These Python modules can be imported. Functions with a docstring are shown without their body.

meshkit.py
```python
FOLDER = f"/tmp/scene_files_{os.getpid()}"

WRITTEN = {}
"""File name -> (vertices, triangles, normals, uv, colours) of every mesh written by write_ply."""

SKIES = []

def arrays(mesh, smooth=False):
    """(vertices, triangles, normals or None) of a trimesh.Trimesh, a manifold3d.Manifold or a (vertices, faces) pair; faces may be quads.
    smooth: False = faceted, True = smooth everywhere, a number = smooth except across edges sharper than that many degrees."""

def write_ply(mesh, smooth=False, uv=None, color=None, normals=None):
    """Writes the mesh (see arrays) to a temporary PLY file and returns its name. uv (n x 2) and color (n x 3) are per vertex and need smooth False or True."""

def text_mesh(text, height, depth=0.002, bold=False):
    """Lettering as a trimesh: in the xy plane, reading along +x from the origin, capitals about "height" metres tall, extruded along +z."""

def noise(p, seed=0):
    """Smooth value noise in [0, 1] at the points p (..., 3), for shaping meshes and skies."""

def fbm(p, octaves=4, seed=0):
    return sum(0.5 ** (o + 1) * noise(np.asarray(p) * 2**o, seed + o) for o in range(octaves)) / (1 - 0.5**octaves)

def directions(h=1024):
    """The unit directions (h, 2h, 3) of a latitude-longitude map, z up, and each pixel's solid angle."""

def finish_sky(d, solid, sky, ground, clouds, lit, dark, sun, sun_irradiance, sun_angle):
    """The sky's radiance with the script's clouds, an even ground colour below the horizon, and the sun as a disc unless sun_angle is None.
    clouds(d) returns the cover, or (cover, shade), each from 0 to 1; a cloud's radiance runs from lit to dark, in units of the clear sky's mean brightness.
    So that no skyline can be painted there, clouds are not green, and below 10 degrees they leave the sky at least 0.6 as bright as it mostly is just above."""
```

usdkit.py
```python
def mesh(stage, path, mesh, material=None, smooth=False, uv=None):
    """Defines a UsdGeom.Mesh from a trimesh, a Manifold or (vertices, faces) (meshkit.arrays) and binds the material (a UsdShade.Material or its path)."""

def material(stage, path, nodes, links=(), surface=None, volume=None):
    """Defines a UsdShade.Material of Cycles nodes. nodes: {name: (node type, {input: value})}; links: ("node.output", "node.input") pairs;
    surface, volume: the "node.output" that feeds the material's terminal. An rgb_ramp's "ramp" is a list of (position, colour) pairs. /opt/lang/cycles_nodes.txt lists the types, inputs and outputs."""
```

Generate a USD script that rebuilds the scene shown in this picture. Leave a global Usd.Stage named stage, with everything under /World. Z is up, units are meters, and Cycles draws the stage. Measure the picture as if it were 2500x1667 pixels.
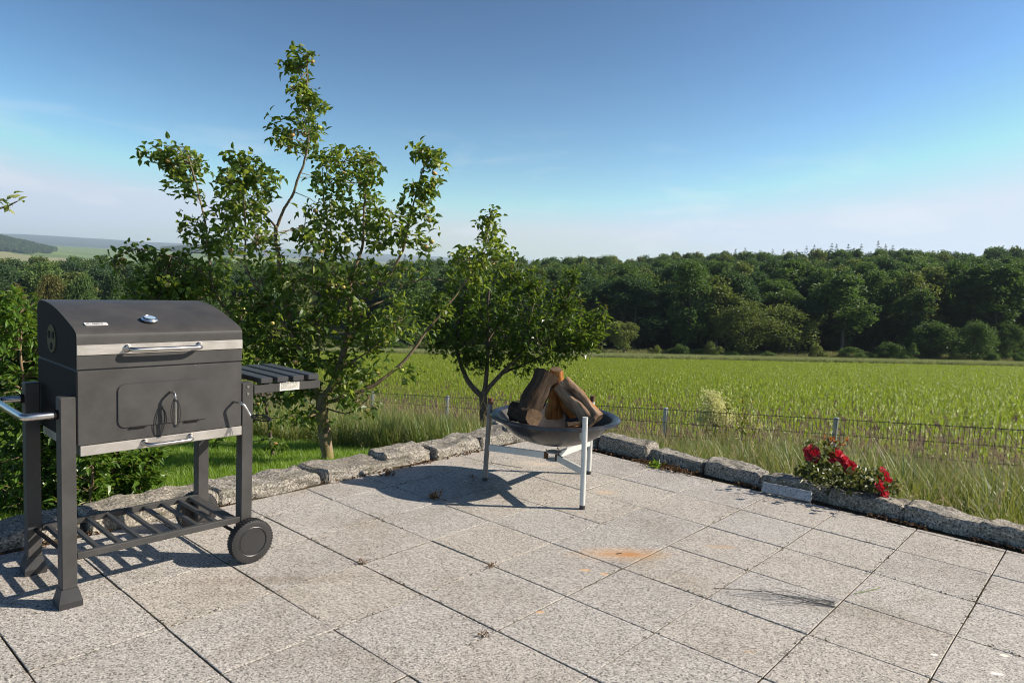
import math, numpy as np, trimesh, usdkit, meshkit
from pxr import Usd, UsdGeom, UsdLux, UsdShade, Gf, Sdf, Vt

stage = Usd.Stage.CreateInMemory()
UsdGeom.SetStageUpAxis(stage, UsdGeom.Tokens.z)
UsdGeom.SetStageMetersPerUnit(stage, 1.0)
UsdGeom.Xform.Define(stage, '/World')
UsdGeom.Scope.Define(stage, '/World/Looks')

# ---------------------------------------------------------------- camera
F_, PITCH, ROLL, EYE = 1739.946, 0.08895151, 0.04462656, 1.230216
IMW, IMH = 2500, 1667
fw = np.array([0, math.cos(PITCH), -math.sin(PITCH)])
_r0, _u0 = np.array([1., 0, 0]), np.array([0, math.sin(PITCH), math.cos(PITCH)])
rt = math.cos(ROLL) * _r0 + math.sin(ROLL) * _u0
up = -math.sin(ROLL) * _r0 + math.cos(ROLL) * _u0
CAM = np.array([0, 0, EYE])
cam = UsdGeom.Camera.Define(stage, '/World/camera')
m = Gf.Matrix4d(1)
for r, v in enumerate((rt, up, -fw, CAM)):
    m.SetRow(r, Gf.Vec4d(*map(float, v), 1.0 if r == 3 else 0.0))
cam.AddTransformOp().Set(m)
cam.CreateHorizontalApertureAttr(36.0)
cam.CreateVerticalApertureAttr(36.0 * 682 / 1024)
cam.CreateFocalLengthAttr(36.0 * F_ / IMW)
cam.CreateClippingRangeAttr(Gf.Vec2f(0.05, 60000))
cam.CreateExposureAttr(0.85)

# ---------------------------------------------------------------- sky and sun
SUN_EL, SUN_AZ = math.radians(32.5), math.radians(88.5)      # azimuth = atan2(x, y)
sun_to = np.array([math.sin(SUN_AZ) * math.cos(SUN_EL), math.cos(SUN_AZ) * math.cos(SUN_EL), math.sin(SUN_EL)])
sky_mat = usdkit.material(stage, '/World/Looks/sky', {
    'sky': ('sky_texture', {'sky_type': 'single_scattering', 'sun_disc': False, 'sun_elevation': SUN_EL, 'sun_rotation': SUN_AZ,
                            'altitude': 300.0, 'air_density': 1.0, 'aerosol_density': 0.45, 'ozone_density': 1.4}),
    'tc': ('texture_coordinate', {}),
    'map': ('mapping', {'scale': (2.2, 2.2, 9.0)}),
    'n': ('noise_texture', {'scale': 3.2, 'detail': 7.0, 'roughness': 0.58, 'distortion': 0.4}),
    'r': ('rgb_ramp', {'ramp': [(0.0, (0, 0, 0)), (0.53, (0, 0, 0)), (0.68, (0.38, 0.38, 0.38)), (1.0, (0.8, 0.8, 0.8))]}),
    'sep': ('separate_xyz', {}),
    'band': ('map_range', {'from_min': 0.07, 'from_max': 0.21, 'to_min': 1.0, 'to_max': 0.02, 'clamp': True}),
    'mul': ('math', {'math_type': 'multiply'}),
    'cl': ('color', {'value': (9.4, 9.5, 9.9)}),
    'gm': ('gamma', {'gamma': 2.2}), 'sc': ('mix', {'mix_type': 'multiply', 'fac': 1.0, 'color2': (0.262, 0.238, 0.196)}), 'hs': ('mix', {'mix_type': 'darken', 'fac': 1.0, 'color2': (7.0, 7.9, 9.2)}),
    'mix': ('mix', {'mix_type': 'mix'}),
    'hu': ('hsv', {'hue': 0.493, 'saturation': 1.0, 'value': 1.0}),
    'bg': ('background_shader', {'strength': 0.055})},
    [('sky.color', 'gm.color'), ('gm.color', 'sc.color1'), ('sc.color', 'hs.color1'), ('tc.generated', 'map.vector'), ('map.vector', 'n.vector'), ('n.fac', 'r.fac'), ('tc.generated', 'sep.vector'),
     ('sep.z', 'band.value'), ('r.color', 'mul.value1'), ('band.result', 'mul.value2'), ('mul.value', 'mix.fac'), ('hs.color', 'mix.color1'), ('cl.color', 'mix.color2'),
     ('mix.color', 'hu.color'), ('hu.color', 'bg.color')], surface='bg.background')
dome = UsdLux.DomeLight.Define(stage, '/World/sky')
UsdShade.MaterialBindingAPI.Apply(dome.GetPrim()).Bind(sky_mat)
dome.GetPrim().SetCustomDataByKey('kind', 'structure')
sun = UsdLux.DistantLight.Define(stage, '/World/sun')
sun.CreateIntensityAttr(1.25)
sun.CreateNormalizeAttr(True)
sun.CreateAngleAttr(0.5)
sun.CreateColorAttr(Gf.Vec3f(1.0, 0.895, 0.76))
_z = sun_to
_x = np.cross([0, 0, 1.], _z); _x /= np.linalg.norm(_x)
_y = np.cross(_z, _x)
m = Gf.Matrix4d(1)
for r, v in enumerate((_x, _y, _z)):
    m.SetRow(r, Gf.Vec4d(*map(float, v), 0.0))
sun.AddTransformOp().Set(m)

# ---------------------------------------------------------------- photograph geometry: rays of the measured camera, used only to survey real positions
K = 2500 / 2352
def ray(u, v): return fw + rt * (u - IMW / 2) / F_ - up * (v - IMH / 2) / F_
def at_depth(u, v, Y):
    d = ray(u, v); return CAM + d * (Y / d[1])
def at_z(u, v, z=0.0):
    d = ray(u, v); return CAM + d * ((z - EYE) / d[2])
def P(x, y, Y): return at_depth(x * K, y * K, Y)             # a point surveyed in the 2352-wide view at depth Y
def horizon(u): return 655.1 + (u - 733.4) * 0.04466

# ---------------------------------------------------------------- helpers
_used = {}
def numbered(parent, name):
    k = parent + '/' + name
    n = _used.get(k, 0); _used[k] = n + 1
    return k if n == 0 else f'{k}_{n:03d}'
def tag(o, label=None, cat=None, group=None, kind=None):
    p = o.GetPrim() if hasattr(o, 'GetPrim') else o
    for k, v in (('label', label), ('category', cat), ('group', group), ('kind', kind)):
        if v: p.SetCustomDataByKey(k, v)
    return p
def pathof(parent): return '/World' if parent is None else str(parent.GetPath())
def obj(name, mesh, mat, parent=None, smooth=False):
    return usdkit.mesh(stage, numbered(pathof(parent), name), mesh, mat, smooth=smooth).GetPrim()
def thing(name, label, cat, loc=(0, 0, 0), rotz=0.0, scale=(1, 1, 1), group=None, kind=None):
    x = UsdGeom.Xform.Define(stage, numbered('/World', name))
    x.AddTranslateOp().Set(Gf.Vec3d(*map(float, loc)))
    x.AddRotateZOp().Set(float(rotz))
    x.AddScaleOp().Set(Gf.Vec3f(*map(float, scale)))
    return tag(x, label, cat, group, kind)
def dup(root, loc, rotz=0.0, scale=(1, 1, 1), label=None, group=None, cat=None):
    was = root.GetCustomData()
    base = str(root.GetName())
    while base[-3:].isdigit() and base[-4] == '_': base = base[:-4]
    r = thing(base, label or was.get('label'), cat or was.get('category'), loc, rotz, scale, group or was.get('group'))
    r.GetReferences().AddInternalReference(root.GetPath())
    r.SetInstanceable(True)
    return r
def quat(yaw, tx, ty):
    cz, sz = np.cos(yaw / 2), np.sin(yaw / 2)
    cx, sx = np.cos(tx / 2), np.sin(tx / 2)
    cy, sy = np.cos(ty / 2), np.sin(ty / 2)
    # q = qx * qy * qz
    w1, x1, y1, z1 = cx * cy, sx * cy, cx * sy, sx * sy
    return np.stack([w1 * cz - z1 * sz, x1 * cz + y1 * sz, y1 * cz - x1 * sz, z1 * cz + w1 * sz], 1)
def scatter(name, protos, pos, yaw, scale, idx, tilt=None, parent=None, label=None, cat=None):
    pi = UsdGeom.PointInstancer.Define(stage, numbered(pathof(parent), name))
    rel = pi.CreatePrototypesRel()
    for k, (me, mt) in enumerate(protos):
        q = usdkit.mesh(stage, f'{pi.GetPath()}/sprig_{k:03d}', me, mt)
        rel.AddTarget(q.GetPath())
    n = len(pos)
    tilt = np.zeros((n, 2)) if tilt is None else tilt
    q = quat(np.asarray(yaw), tilt[:, 0], tilt[:, 1])
    pi.CreatePositionsAttr(Vt.Vec3fArray.FromNumpy(np.asarray(pos, np.float32)))
    pi.CreateOrientationsAttr(Vt.QuathArray([Gf.Quath(float(a), float(b), float(c), float(d)) for a, b, c, d in q]))
    scale = np.asarray(scale, float)
    if scale.ndim == 1: scale = np.repeat(scale[:, None], 3, 1)
    pi.CreateScalesAttr(Vt.Vec3fArray.FromNumpy(scale.astype(np.float32)))
    pi.CreateProtoIndicesAttr(Vt.IntArray.FromNumpy(np.asarray(idx, np.int32)))
    return tag(pi, label, cat, kind='stuff')

cat_ = trimesh.util.concatenate
def hull(pts): return trimesh.convex.convex_hull(np.asarray(pts, float))
def cbox(x0, x1, y0, y1, z0, z1, c=0.002):
    c = min(c, (x1 - x0) * .45, (y1 - y0) * .45, (z1 - z0) * .45)
    p = []
    for sx, ex in ((x0, 1), (x1, -1)):
        for sy, ey in ((y0, 1), (y1, -1)):
            for sz, ez in ((z0, 1), (z1, -1)):
                p += [(sx + ex * c, sy + ey * c, sz), (sx + ex * c, sy, sz + ez * c), (sx, sy + ey * c, sz + ez * c)]
    return hull(p)
def tube(pts, rad, n=8, caps=True):
    pts = np.asarray(pts, float)
    rad = np.broadcast_to(np.asarray(rad, float), len(pts))
    tan = np.gradient(pts, axis=0); tan /= np.maximum(np.linalg.norm(tan, axis=1, keepdims=True), 1e-9)
    a = np.cross(tan[0], [0, 0, 1.] if abs(tan[0][2]) < .9 else [1., 0, 0]); a /= np.linalg.norm(a)
    V = []
    th = np.linspace(0, 2 * np.pi, n, endpoint=False)
    for p, t, r in zip(pts, tan, rad):
        a = a - t * (a @ t); a /= max(np.linalg.norm(a), 1e-9)
        b = np.cross(t, a)
        V.append(p + r * (np.cos(th)[:, None] * a + np.sin(th)[:, None] * b))
    V = np.vstack(V); k = len(pts)
    i, j = np.meshgrid(np.arange(k - 1), np.arange(n), indexing='ij')
    a0, a1 = i * n + j, i * n + (j + 1) % n
    f = np.vstack([np.stack([a0, a1, a1 + n], -1).reshape(-1, 3), np.stack([a0, a1 + n, a0 + n], -1).reshape(-1, 3)])
    if caps:
        V = np.vstack([V, pts[0], pts[-1]])
        jj = np.arange(n)
        f = np.vstack([f, np.stack([np.full(n, k * n), (jj + 1) % n, jj], -1), np.stack([np.full(n, k * n + 1), (k - 1) * n + jj, (k - 1) * n + (jj + 1) % n], -1)])
    return trimesh.Trimesh(V, f, process=False)
def chaikin(p, it=2):
    p = np.asarray(p, float)
    for _ in range(it):
        q = np.empty((2 * len(p) - 2, p.shape[1]))
        q[0::2] = .75 * p[:-1] + .25 * p[1:]
        q[1::2] = .25 * p[:-1] + .75 * p[1:]
        p = np.vstack([p[:1], q, p[-1:]])
    return p
def lathe(prof, n=48): return trimesh.creation.revolve(np.asarray(prof, float), sections=n)
def moved(me, loc=(0, 0, 0), axis=None, ang=0.0):
    me = me.copy()
    if axis is not None: me.apply_transform(trimesh.transformations.rotation_matrix(ang, axis))
    me.apply_translation(loc); return me
def extrude(poly2d, h):
    from shapely.geometry import Polygon
    pg = poly2d if hasattr(poly2d, 'exterior') else Polygon(poly2d)
    return trimesh.creation.extrude_polygon(pg, h, engine='earcut')
fbm = meshkit.fbm

# ---------------------------------------------------------------- materials
def mat(name, nodes, links, surface): return usdkit.material(stage, '/World/Looks/' + name, nodes, links, surface=surface)
def plain(name, col, rough=0.5, metal=0.0, bump=0.0, bscale=300.0, wear=0.0, spec=0.5, coat=0.0):
    """Colour with slight mottling and fine relief."""
    c = np.asarray(col, float)
    nodes = {'tc': ('geometry', {}), 'n': ('noise_texture', {'scale': 9.0, 'detail': 6.0, 'roughness': 0.65}),
             'r': ('rgb_ramp', {'ramp': [(0.3, tuple(c * (1 - wear))), (0.7, tuple(np.minimum(c * (1 + wear), 1)))]}),
             'rr': ('map_range', {'from_min': 0.3, 'from_max': 0.7, 'to_min': max(rough - 0.3 * wear, 0.03), 'to_max': rough + 0.3 * wear, 'clamp': True}),
             'n2': ('noise_texture', {'scale': bscale, 'detail': 2.0}), 'b': ('bump', {'strength': bump, 'distance': 0.002}),
             'p': ('principled_bsdf', {'metallic': metal, 'specular_ior_level': spec, 'coat_weight': coat})}
    links = [('tc.position', 'n.vector'), ('n.fac', 'r.fac'), ('r.color', 'p.base_color'), ('n.fac', 'rr.value'), ('rr.result', 'p.roughness')]
    if bump: links += [('tc.position', 'n2.vector'), ('n2.fac', 'b.height'), ('b.normal', 'p.normal')]
    return mat(name, nodes, links, 'p.BSDF')
def leafmat(name, stops, trans=0.35, rough=0.42, spec=0.5, tcol=None):
    """Leaf colours that vary from leaf to leaf; light also passes through."""
    t = tcol or tuple(np.minimum(np.mean([np.asarray(s[1]) for s in stops], 0) * np.array([2.2, 2.3, 1.1]), 0.9))
    return mat(name, {'g': ('geometry', {}), 'o': ('object_info', {}), 'a': ('math', {'math_type': 'add'}), 'f': ('math', {'math_type': 'fraction'}),
                      'r': ('rgb_ramp', {'ramp': stops}), 'p': ('principled_bsdf', {'roughness': rough, 'specular_ior_level': spec}),
                      'tr': ('translucent_bsdf', {'color': t}), 'tm': ('mix', {'mix_type': 'multiply', 'fac': 0.0, 'color1': t}),
                      'm': ('mix_closure', {'fac': trans})},
               [('g.random_per_island', 'a.value1'), ('o.random', 'a.value2'), ('a.value', 'f.value1'), ('f.value', 'r.fac'), ('r.color', 'p.base_color'),
                ('p.BSDF', 'm.closure1'), ('tr.BSDF', 'm.closure2')], 'm.closure')
def granite(name, light, mid, dark, scale, rough=0.75, bump=0.35, stains=False, tint=0.07, moss=0.0, thr=(0.40, 0.52, 0.60)):
    nodes = {'g': ('geometry', {}), 'o': ('object_info', {}),
             'n1': ('noise_texture', {'scale': scale, 'detail': 3.0, 'roughness': 0.7}),
             'n2': ('noise_texture', {'scale': scale * 2.3, 'detail': 2.0, 'roughness': 0.6}),
             'v': ('voronoi_texture', {'scale': scale * 1.25}), 'vs': ('separate_color', {}),
             'rv': ('rgb_ramp', {'ramp': [(0.0, tuple(.8 * x for x in dark)), (0.14, dark), (0.24, mid), (0.62, mid), (0.82, light), (1.0, tuple(min(1, 1.12 * x) for x in light))]}), 'vm': ('mix', {'fac': 0.66}),
             'r1': ('rgb_ramp', {'ramp': [(thr[0], dark), (thr[1], mid), (thr[2], light)]}),
             'r2': ('rgb_ramp', {'ramp': [(0.34, (0.22, 0.21, 0.2)), (0.46, (1, 1, 1))]}),
             'sp': ('mix', {'mix_type': 'multiply', 'fac': 0.85}),
             'big': ('noise_texture', {'scale': 2.1, 'detail': 8.0, 'roughness': 0.68}),
             'rb': ('rgb_ramp', {'ramp': [(0.3, (0.80, 0.77, 0.72)), (0.5, (1, 1, 1)), (0.75, (1.06, 1.05, 1.03))]}),
             'm2': ('mix', {'mix_type': 'multiply', 'fac': 1.0}),
             'ro': ('rgb_ramp', {'ramp': [(0.0, (1 - tint, 1 - tint, 1 - tint * .9)), (0.35, (1, .975, .93)), (0.7, (1, 1, 1)), (1.0, (.96, .965, .97))]}),
             'm3': ('mix', {'mix_type': 'multiply', 'fac': 1.0}),
             'b': ('bump', {'strength': bump, 'distance': 0.004}),
             'p': ('principled_bsdf', {'roughness': rough, 'specular_ior_level': 0.35})}
    L = [('g.position', 'n1.vector'), ('g.position', 'n2.vector'), ('g.position', 'big.vector'), ('n1.fac', 'r1.fac'), ('n2.fac', 'r2.fac'),
         ('g.position', 'v.vector'), ('v.color', 'vs.color'), ('vs.r', 'rv.fac'), ('r1.color', 'vm.color1'), ('rv.color', 'vm.color2'), ('vm.color', 'sp.color1'), ('r2.color', 'sp.color2'), ('sp.color', 'm2.color1'), ('big.fac', 'rb.fac'), ('rb.color', 'm2.color2'),
         ('m2.color', 'm3.color1'), ('o.random', 'ro.fac'), ('ro.color', 'm3.color2'), ('n1.fac', 'b.height'), ('b.normal', 'p.normal')]
    last = 'm3.color'
    if stains:   # rust, lichen, soft darker patches and a painted shadow, each with ragged outline
        nodes['wn'] = ('noise_texture', {'scale': 9.0, 'detail': 9.0, 'roughness': 0.8})
        L.append(('g.position', 'wn.vector'))
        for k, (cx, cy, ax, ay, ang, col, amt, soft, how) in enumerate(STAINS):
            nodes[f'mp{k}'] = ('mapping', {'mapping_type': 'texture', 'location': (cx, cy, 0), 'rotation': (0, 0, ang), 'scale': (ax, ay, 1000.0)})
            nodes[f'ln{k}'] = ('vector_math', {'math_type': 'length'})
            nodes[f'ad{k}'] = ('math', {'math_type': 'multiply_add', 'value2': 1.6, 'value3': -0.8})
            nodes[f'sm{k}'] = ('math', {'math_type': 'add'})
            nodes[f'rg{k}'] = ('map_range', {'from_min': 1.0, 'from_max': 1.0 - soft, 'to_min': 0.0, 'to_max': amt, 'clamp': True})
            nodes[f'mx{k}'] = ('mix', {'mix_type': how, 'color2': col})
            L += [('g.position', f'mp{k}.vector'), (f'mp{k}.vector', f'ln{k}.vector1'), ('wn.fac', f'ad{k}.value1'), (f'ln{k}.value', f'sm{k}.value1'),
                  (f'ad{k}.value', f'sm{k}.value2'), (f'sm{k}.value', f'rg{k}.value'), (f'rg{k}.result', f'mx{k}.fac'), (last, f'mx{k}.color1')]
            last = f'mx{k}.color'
    if moss:
        nodes.update({'mn': ('noise_texture', {'scale': 14.0, 'detail': 4.0}), 'mr': ('map_range', {'from_min': 0.52, 'from_max': 0.7, 'to_min': 0.0, 'to_max': moss, 'clamp': True}),
                      'mm': ('mix', {'mix_type': 'mix', 'color2': (0.10, 0.095, 0.06)})})
        L += [('g.position', 'mn.vector'), ('mn.fac', 'mr.value'), ('mr.result', 'mm.fac'), (last, 'mm.color1')]
        last = 'mm.color'
    L.append((last, 'p.base_color'))
    return mat(name, nodes, L, 'p.BSDF')
def bark(name, a, b, scale=30.0, stretch=0.25, bump=0.6, moss=None):
    nodes = {'g': ('texture_coordinate', {}), 'mp': ('mapping', {'scale': (1, 1, stretch)}), 'n': ('noise_texture', {'scale': scale, 'detail': 6.0, 'roughness': 0.7}),
             'r': ('rgb_ramp', {'ramp': [(0.35, a), (0.65, b)]}), 'b': ('bump', {'strength': bump, 'distance': 0.01}),
             'p': ('principled_bsdf', {'roughness': 0.85, 'specular_ior_level': 0.2})}
    L = [('g.object', 'mp.vector'), ('mp.vector', 'n.vector'), ('n.fac', 'r.fac'), ('n.fac', 'b.height'), ('b.normal', 'p.normal')]
    last = 'r.color'
    if moss:
        nodes.update({'n2': ('noise_texture', {'scale': 9.0, 'detail': 3.0}), 'mr': ('map_range', {'from_min': 0.5, 'from_max': 0.62, 'to_min': 0, 'to_max': 0.7, 'clamp': True}), 'mm': ('mix', {'color2': moss})})
        L += [('g.object', 'n2.vector'), ('n2.fac', 'mr.value'), ('mr.result', 'mm.fac'), (last, 'mm.color1')]; last = 'mm.color'
    L.append((last, 'p.base_color'))
    return mat(name, nodes, L, 'p.BSDF')
# ---------------------------------------------------------------- the lie of the land
YAW = 0.72528
GA, GB = np.array([math.cos(YAW), -math.sin(YAW), 0]), np.array([math.sin(YAW), math.cos(YAW), 0])   # the two joint directions of the paving
G0, PA, PB = np.array([-.5689, 2.3547, 0]), 0.3935, 0.400
def grid(i, j, z=0.0): return G0 + GA * (i * PA) + GB * (j * PB) + np.array([0, 0, z])
def to_grid(X): d = X - G0; return (d @ GA) / PA, (d @ GB) / PB
FENCE = [np.array([-3.081 + 1.831 * k, 15.821 - 1.658 * k, -2.10 + 0.264 * k]) for k in range(-7, 9)]
fdir = np.array([1.831, -1.658, 0]); fdir /= np.linalg.norm(fdir); fnor = np.array([-fdir[1], fdir[0], 0])
def plane_z(x, y): return -0.5697 + 0.02382 * x - 0.09416 * y
SKYLINE = np.array([(-400, 632), (0, 632), (300, 632), (700, 640), (1060, 640), (1276, 637), (1500, 632), (1700, 622), (1900, 622), (2000, 617), (2150, 616), (2300, 622), (2400, 612), (2500, 612), (2900, 612)], float)
def sky_elev(az):                      # slope (rise over distance) of the wood's skyline in direction az (radians from +y)
    u = IMW / 2 + F_ * np.tan(np.clip(az, -.75, .75))
    return (horizon(u) - np.interp(u, SKYLINE[:, 0], SKYLINE[:, 1])) / F_ * np.cos(np.clip(az, -.75, .75))
EDGE = 105.0
def terrain(x, y):
    x, y = np.asarray(x, float), np.asarray(y, float)
    d = np.hypot(x, y); az = np.arctan2(x, y)
    X = np.stack([x, y, 0 * x], -1)
    gi, gj = (X - G0) @ GA / PA, (X - G0) @ GB / PB
    s = np.hypot(np.maximum((-4.25 - gi) * PA, 0), np.maximum((gj - 7.6) * PB, 0))
    sf = np.maximum(-(X - FENCE[7]) @ fnor, 0)
    t = np.clip(s / np.maximum(s + sf, 1e-6), 0, 1) ** .62
    zp = plane_z(x, y)
    near = np.where(s <= 0, -0.055, (1 - t) * -0.07 + t * zp)
    # beyond the field: woods, valley, far fields and ridge
    e = np.clip(y - EDGE, 0, None)
    zs = sky_elev(az) * 280 + EYE - 19.0
    zed = plane_z(np.clip(x, -140, 160), np.full_like(y, EDGE))
    w = np.clip(e / 175.0, 0, 1)
    wood = zed * (1 - w) + zs * w
    dd = np.array([280, 500, 900, 2000, 2600, 3300, 4200, 5200, 7500, 12000, 15000, 20000.])
    zz = np.array([0, -30, -45, -22, -4, 8, 42, 70, 85, 300, 180, 100.])
    far = np.interp(d, dd, zz)
    azd = np.degrees(az)
    far = far + 58 * np.exp(-((azd + 37) / 3.9) ** 2 - ((d - 3250) / 420) ** 2) + 40 * np.exp(-((azd + 24) / 3.2) ** 2 - ((d - 4200) / 500) ** 2)
    if np.any(d > 6000): far = far + np.where(d > 6000, (fbm(np.stack([azd * .35, d * 0 + 3, d / 5000], -1), 4, 5) - .5) * 60 * np.clip((d - 6000) / 5000, 0, 1), 0)
    k = np.clip((d - 280) / 220, 0, 1)
    beyond = wood * (1 - k) + (zs * 0.0 + far) * k
    z = np.where(y > EDGE, beyond, np.where((sf <= 0) | (s > 40), zp, near))
    z = np.where((y < 12) & (sf > 0), near, z)
    bk = np.clip((d - 60) / 300, 0, 1)
    z = np.where(y < 40, np.where(np.abs(azd) > 60, z * (1 - bk) + bk * np.clip(z, -25, 5), z), z)
    return z
azs = np.radians(np.concatenate([np.arange(-180, -50, 4.0), np.arange(-50, 50, 0.4), np.arange(50, 181, 4.0)]))
ds = np.concatenate([[0.0], np.arange(1.0, 20, 0.25), np.geomspace(20, 20000, 120)])
AZ, DD = np.meshgrid(azs, ds, indexing='ij')
TX, TY = DD * np.sin(AZ), DD * np.cos(AZ)
TZ = terrain(TX, TY)
TV = np.stack([TX, TY, TZ], -1).reshape(-1, 3)
na, nd = AZ.shape
ii, jj = np.meshgrid(np.arange(na - 1), np.arange(nd - 1), indexing='ij')
q0 = ii * nd + jj
TF = np.vstack([np.stack([q0, q0 + nd, q0 + nd + 1], -1).reshape(-1, 3), np.stack([q0, q0 + nd + 1, q0 + 1], -1).reshape(-1, 3)])
TC = TV[TF].mean(1)
def outside_dist(X):
    gi, gj = (X - G0) @ GA / PA, (X - G0) @ GB / PB
    return np.maximum((-4.25 - gi) * PA, (gj - 7.6) * PB)
c_sf = (TC - FENCE[7]) @ fnor
dist_c = np.hypot(TC[:, 0], TC[:, 1])
r_far = dist_c > 700
r_garden = (c_sf < 0.3) & (dist_c < 60) & ~r_far
r_field = (c_sf >= 0.3) & (TC[:, 1] < EDGE) & (np.abs(np.arctan2(TC[:, 0], TC[:, 1])) < 1.2) & ~r_far
r_rest = ~(r_far | r_garden | r_field)
def submesh(mask):
    f = TF[mask]; u, inv = np.unique(f, return_inverse=True)
    return (TV[u], inv.reshape(-1, 3))
soil = mat('field_soil', {'g': ('geometry', {}), 'n': ('noise_texture', {'scale': 3.0, 'detail': 8.0, 'roughness': 0.7}), 'r': ('rgb_ramp', {'ramp': [(0.3, (0.060, 0.042, 0.026)), (0.7, (0.15, 0.108, 0.066))]}),
             'b': ('bump', {'strength': 0.8, 'distance': 0.05}), 'p': ('principled_bsdf', {'roughness': 0.95, 'specular_ior_level': 0.1})},
           [('g.position', 'n.vector'), ('n.fac', 'r.fac'), ('r.color', 'p.base_color'), ('n.fac', 'b.height'), ('b.normal', 'p.normal')], 'p.BSDF')
turf = mat('garden_turf', {'g': ('geometry', {}), 'n': ('noise_texture', {'scale': 2.2, 'detail': 7.0, 'roughness': 0.7}), 'r': ('rgb_ramp', {'ramp': [(0.3, (0.022, 0.034, 0.009)), (0.7, (0.055, 0.075, 0.018))]}),
             'p': ('principled_bsdf', {'roughness': 0.95, 'specular_ior_level': 0.1})}, [('g.position', 'n.vector'), ('n.fac', 'r.fac'), ('r.color', 'p.base_color')], 'p.BSDF')
floor_ = mat('wood_floor', {'g': ('geometry', {}), 'n': ('noise_texture', {'scale': 0.25, 'detail': 7.0, 'roughness': 0.7}), 'r': ('rgb_ramp', {'ramp': [(0.3, (0.03, 0.04, 0.014)), (0.7, (0.08, 0.085, 0.03))]}),
             'p': ('principled_bsdf', {'roughness': 0.95, 'specular_ior_level': 0.1})}, [('g.position', 'n.vector'), ('n.fac', 'r.fac'), ('r.color', 'p.base_color')], 'p.BSDF')
farm = mat('farmland', {'g': ('geometry', {}), 'm': ('mapping', {'scale': (1, 0.6, 0)}), 'v': ('voronoi_texture', {'scale': 0.0032, 'metric': 'manhattan'}),
             'r': ('rgb_ramp', {'ramp': [(0.0, (0.10, 0.15, 0.04)), (0.35, (0.16, 0.21, 0.07)), (0.6, (0.22, 0.22, 0.10)), (0.8, (0.13, 0.19, 0.05)), (1.0, (0.24, 0.28, 0.11))], 'interpolate': False}),
             'sep': ('separate_color', {}), 'ln': ('vector_math', {'math_type': 'length'}), 'd': ('map_range', {'from_min': 6500, 'from_max': 8500, 'clamp': True}),
             'mx': ('mix', {'color2': (0.03, 0.05, 0.02)}), 'p': ('principled_bsdf', {'roughness': 0.95, 'specular_ior_level': 0.1})},
           [('g.position', 'm.vector'), ('m.vector', 'v.vector'), ('v.color', 'sep.color'), ('sep.r', 'r.fac'), ('g.position', 'ln.vector1'), ('ln.value', 'd.value'),
            ('d.result', 'mx.fac'), ('r.color', 'mx.color1'), ('mx.color', 'p.base_color')], 'p.BSDF')
for nm, mk, mt in (('garden_ground', r_garden, turf), ('field', r_field, soil), ('ground', r_rest, floor_), ('hills', r_far, farm)):
    tag(obj(nm, submesh(mk), mt, smooth=True), kind='structure')

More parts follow.
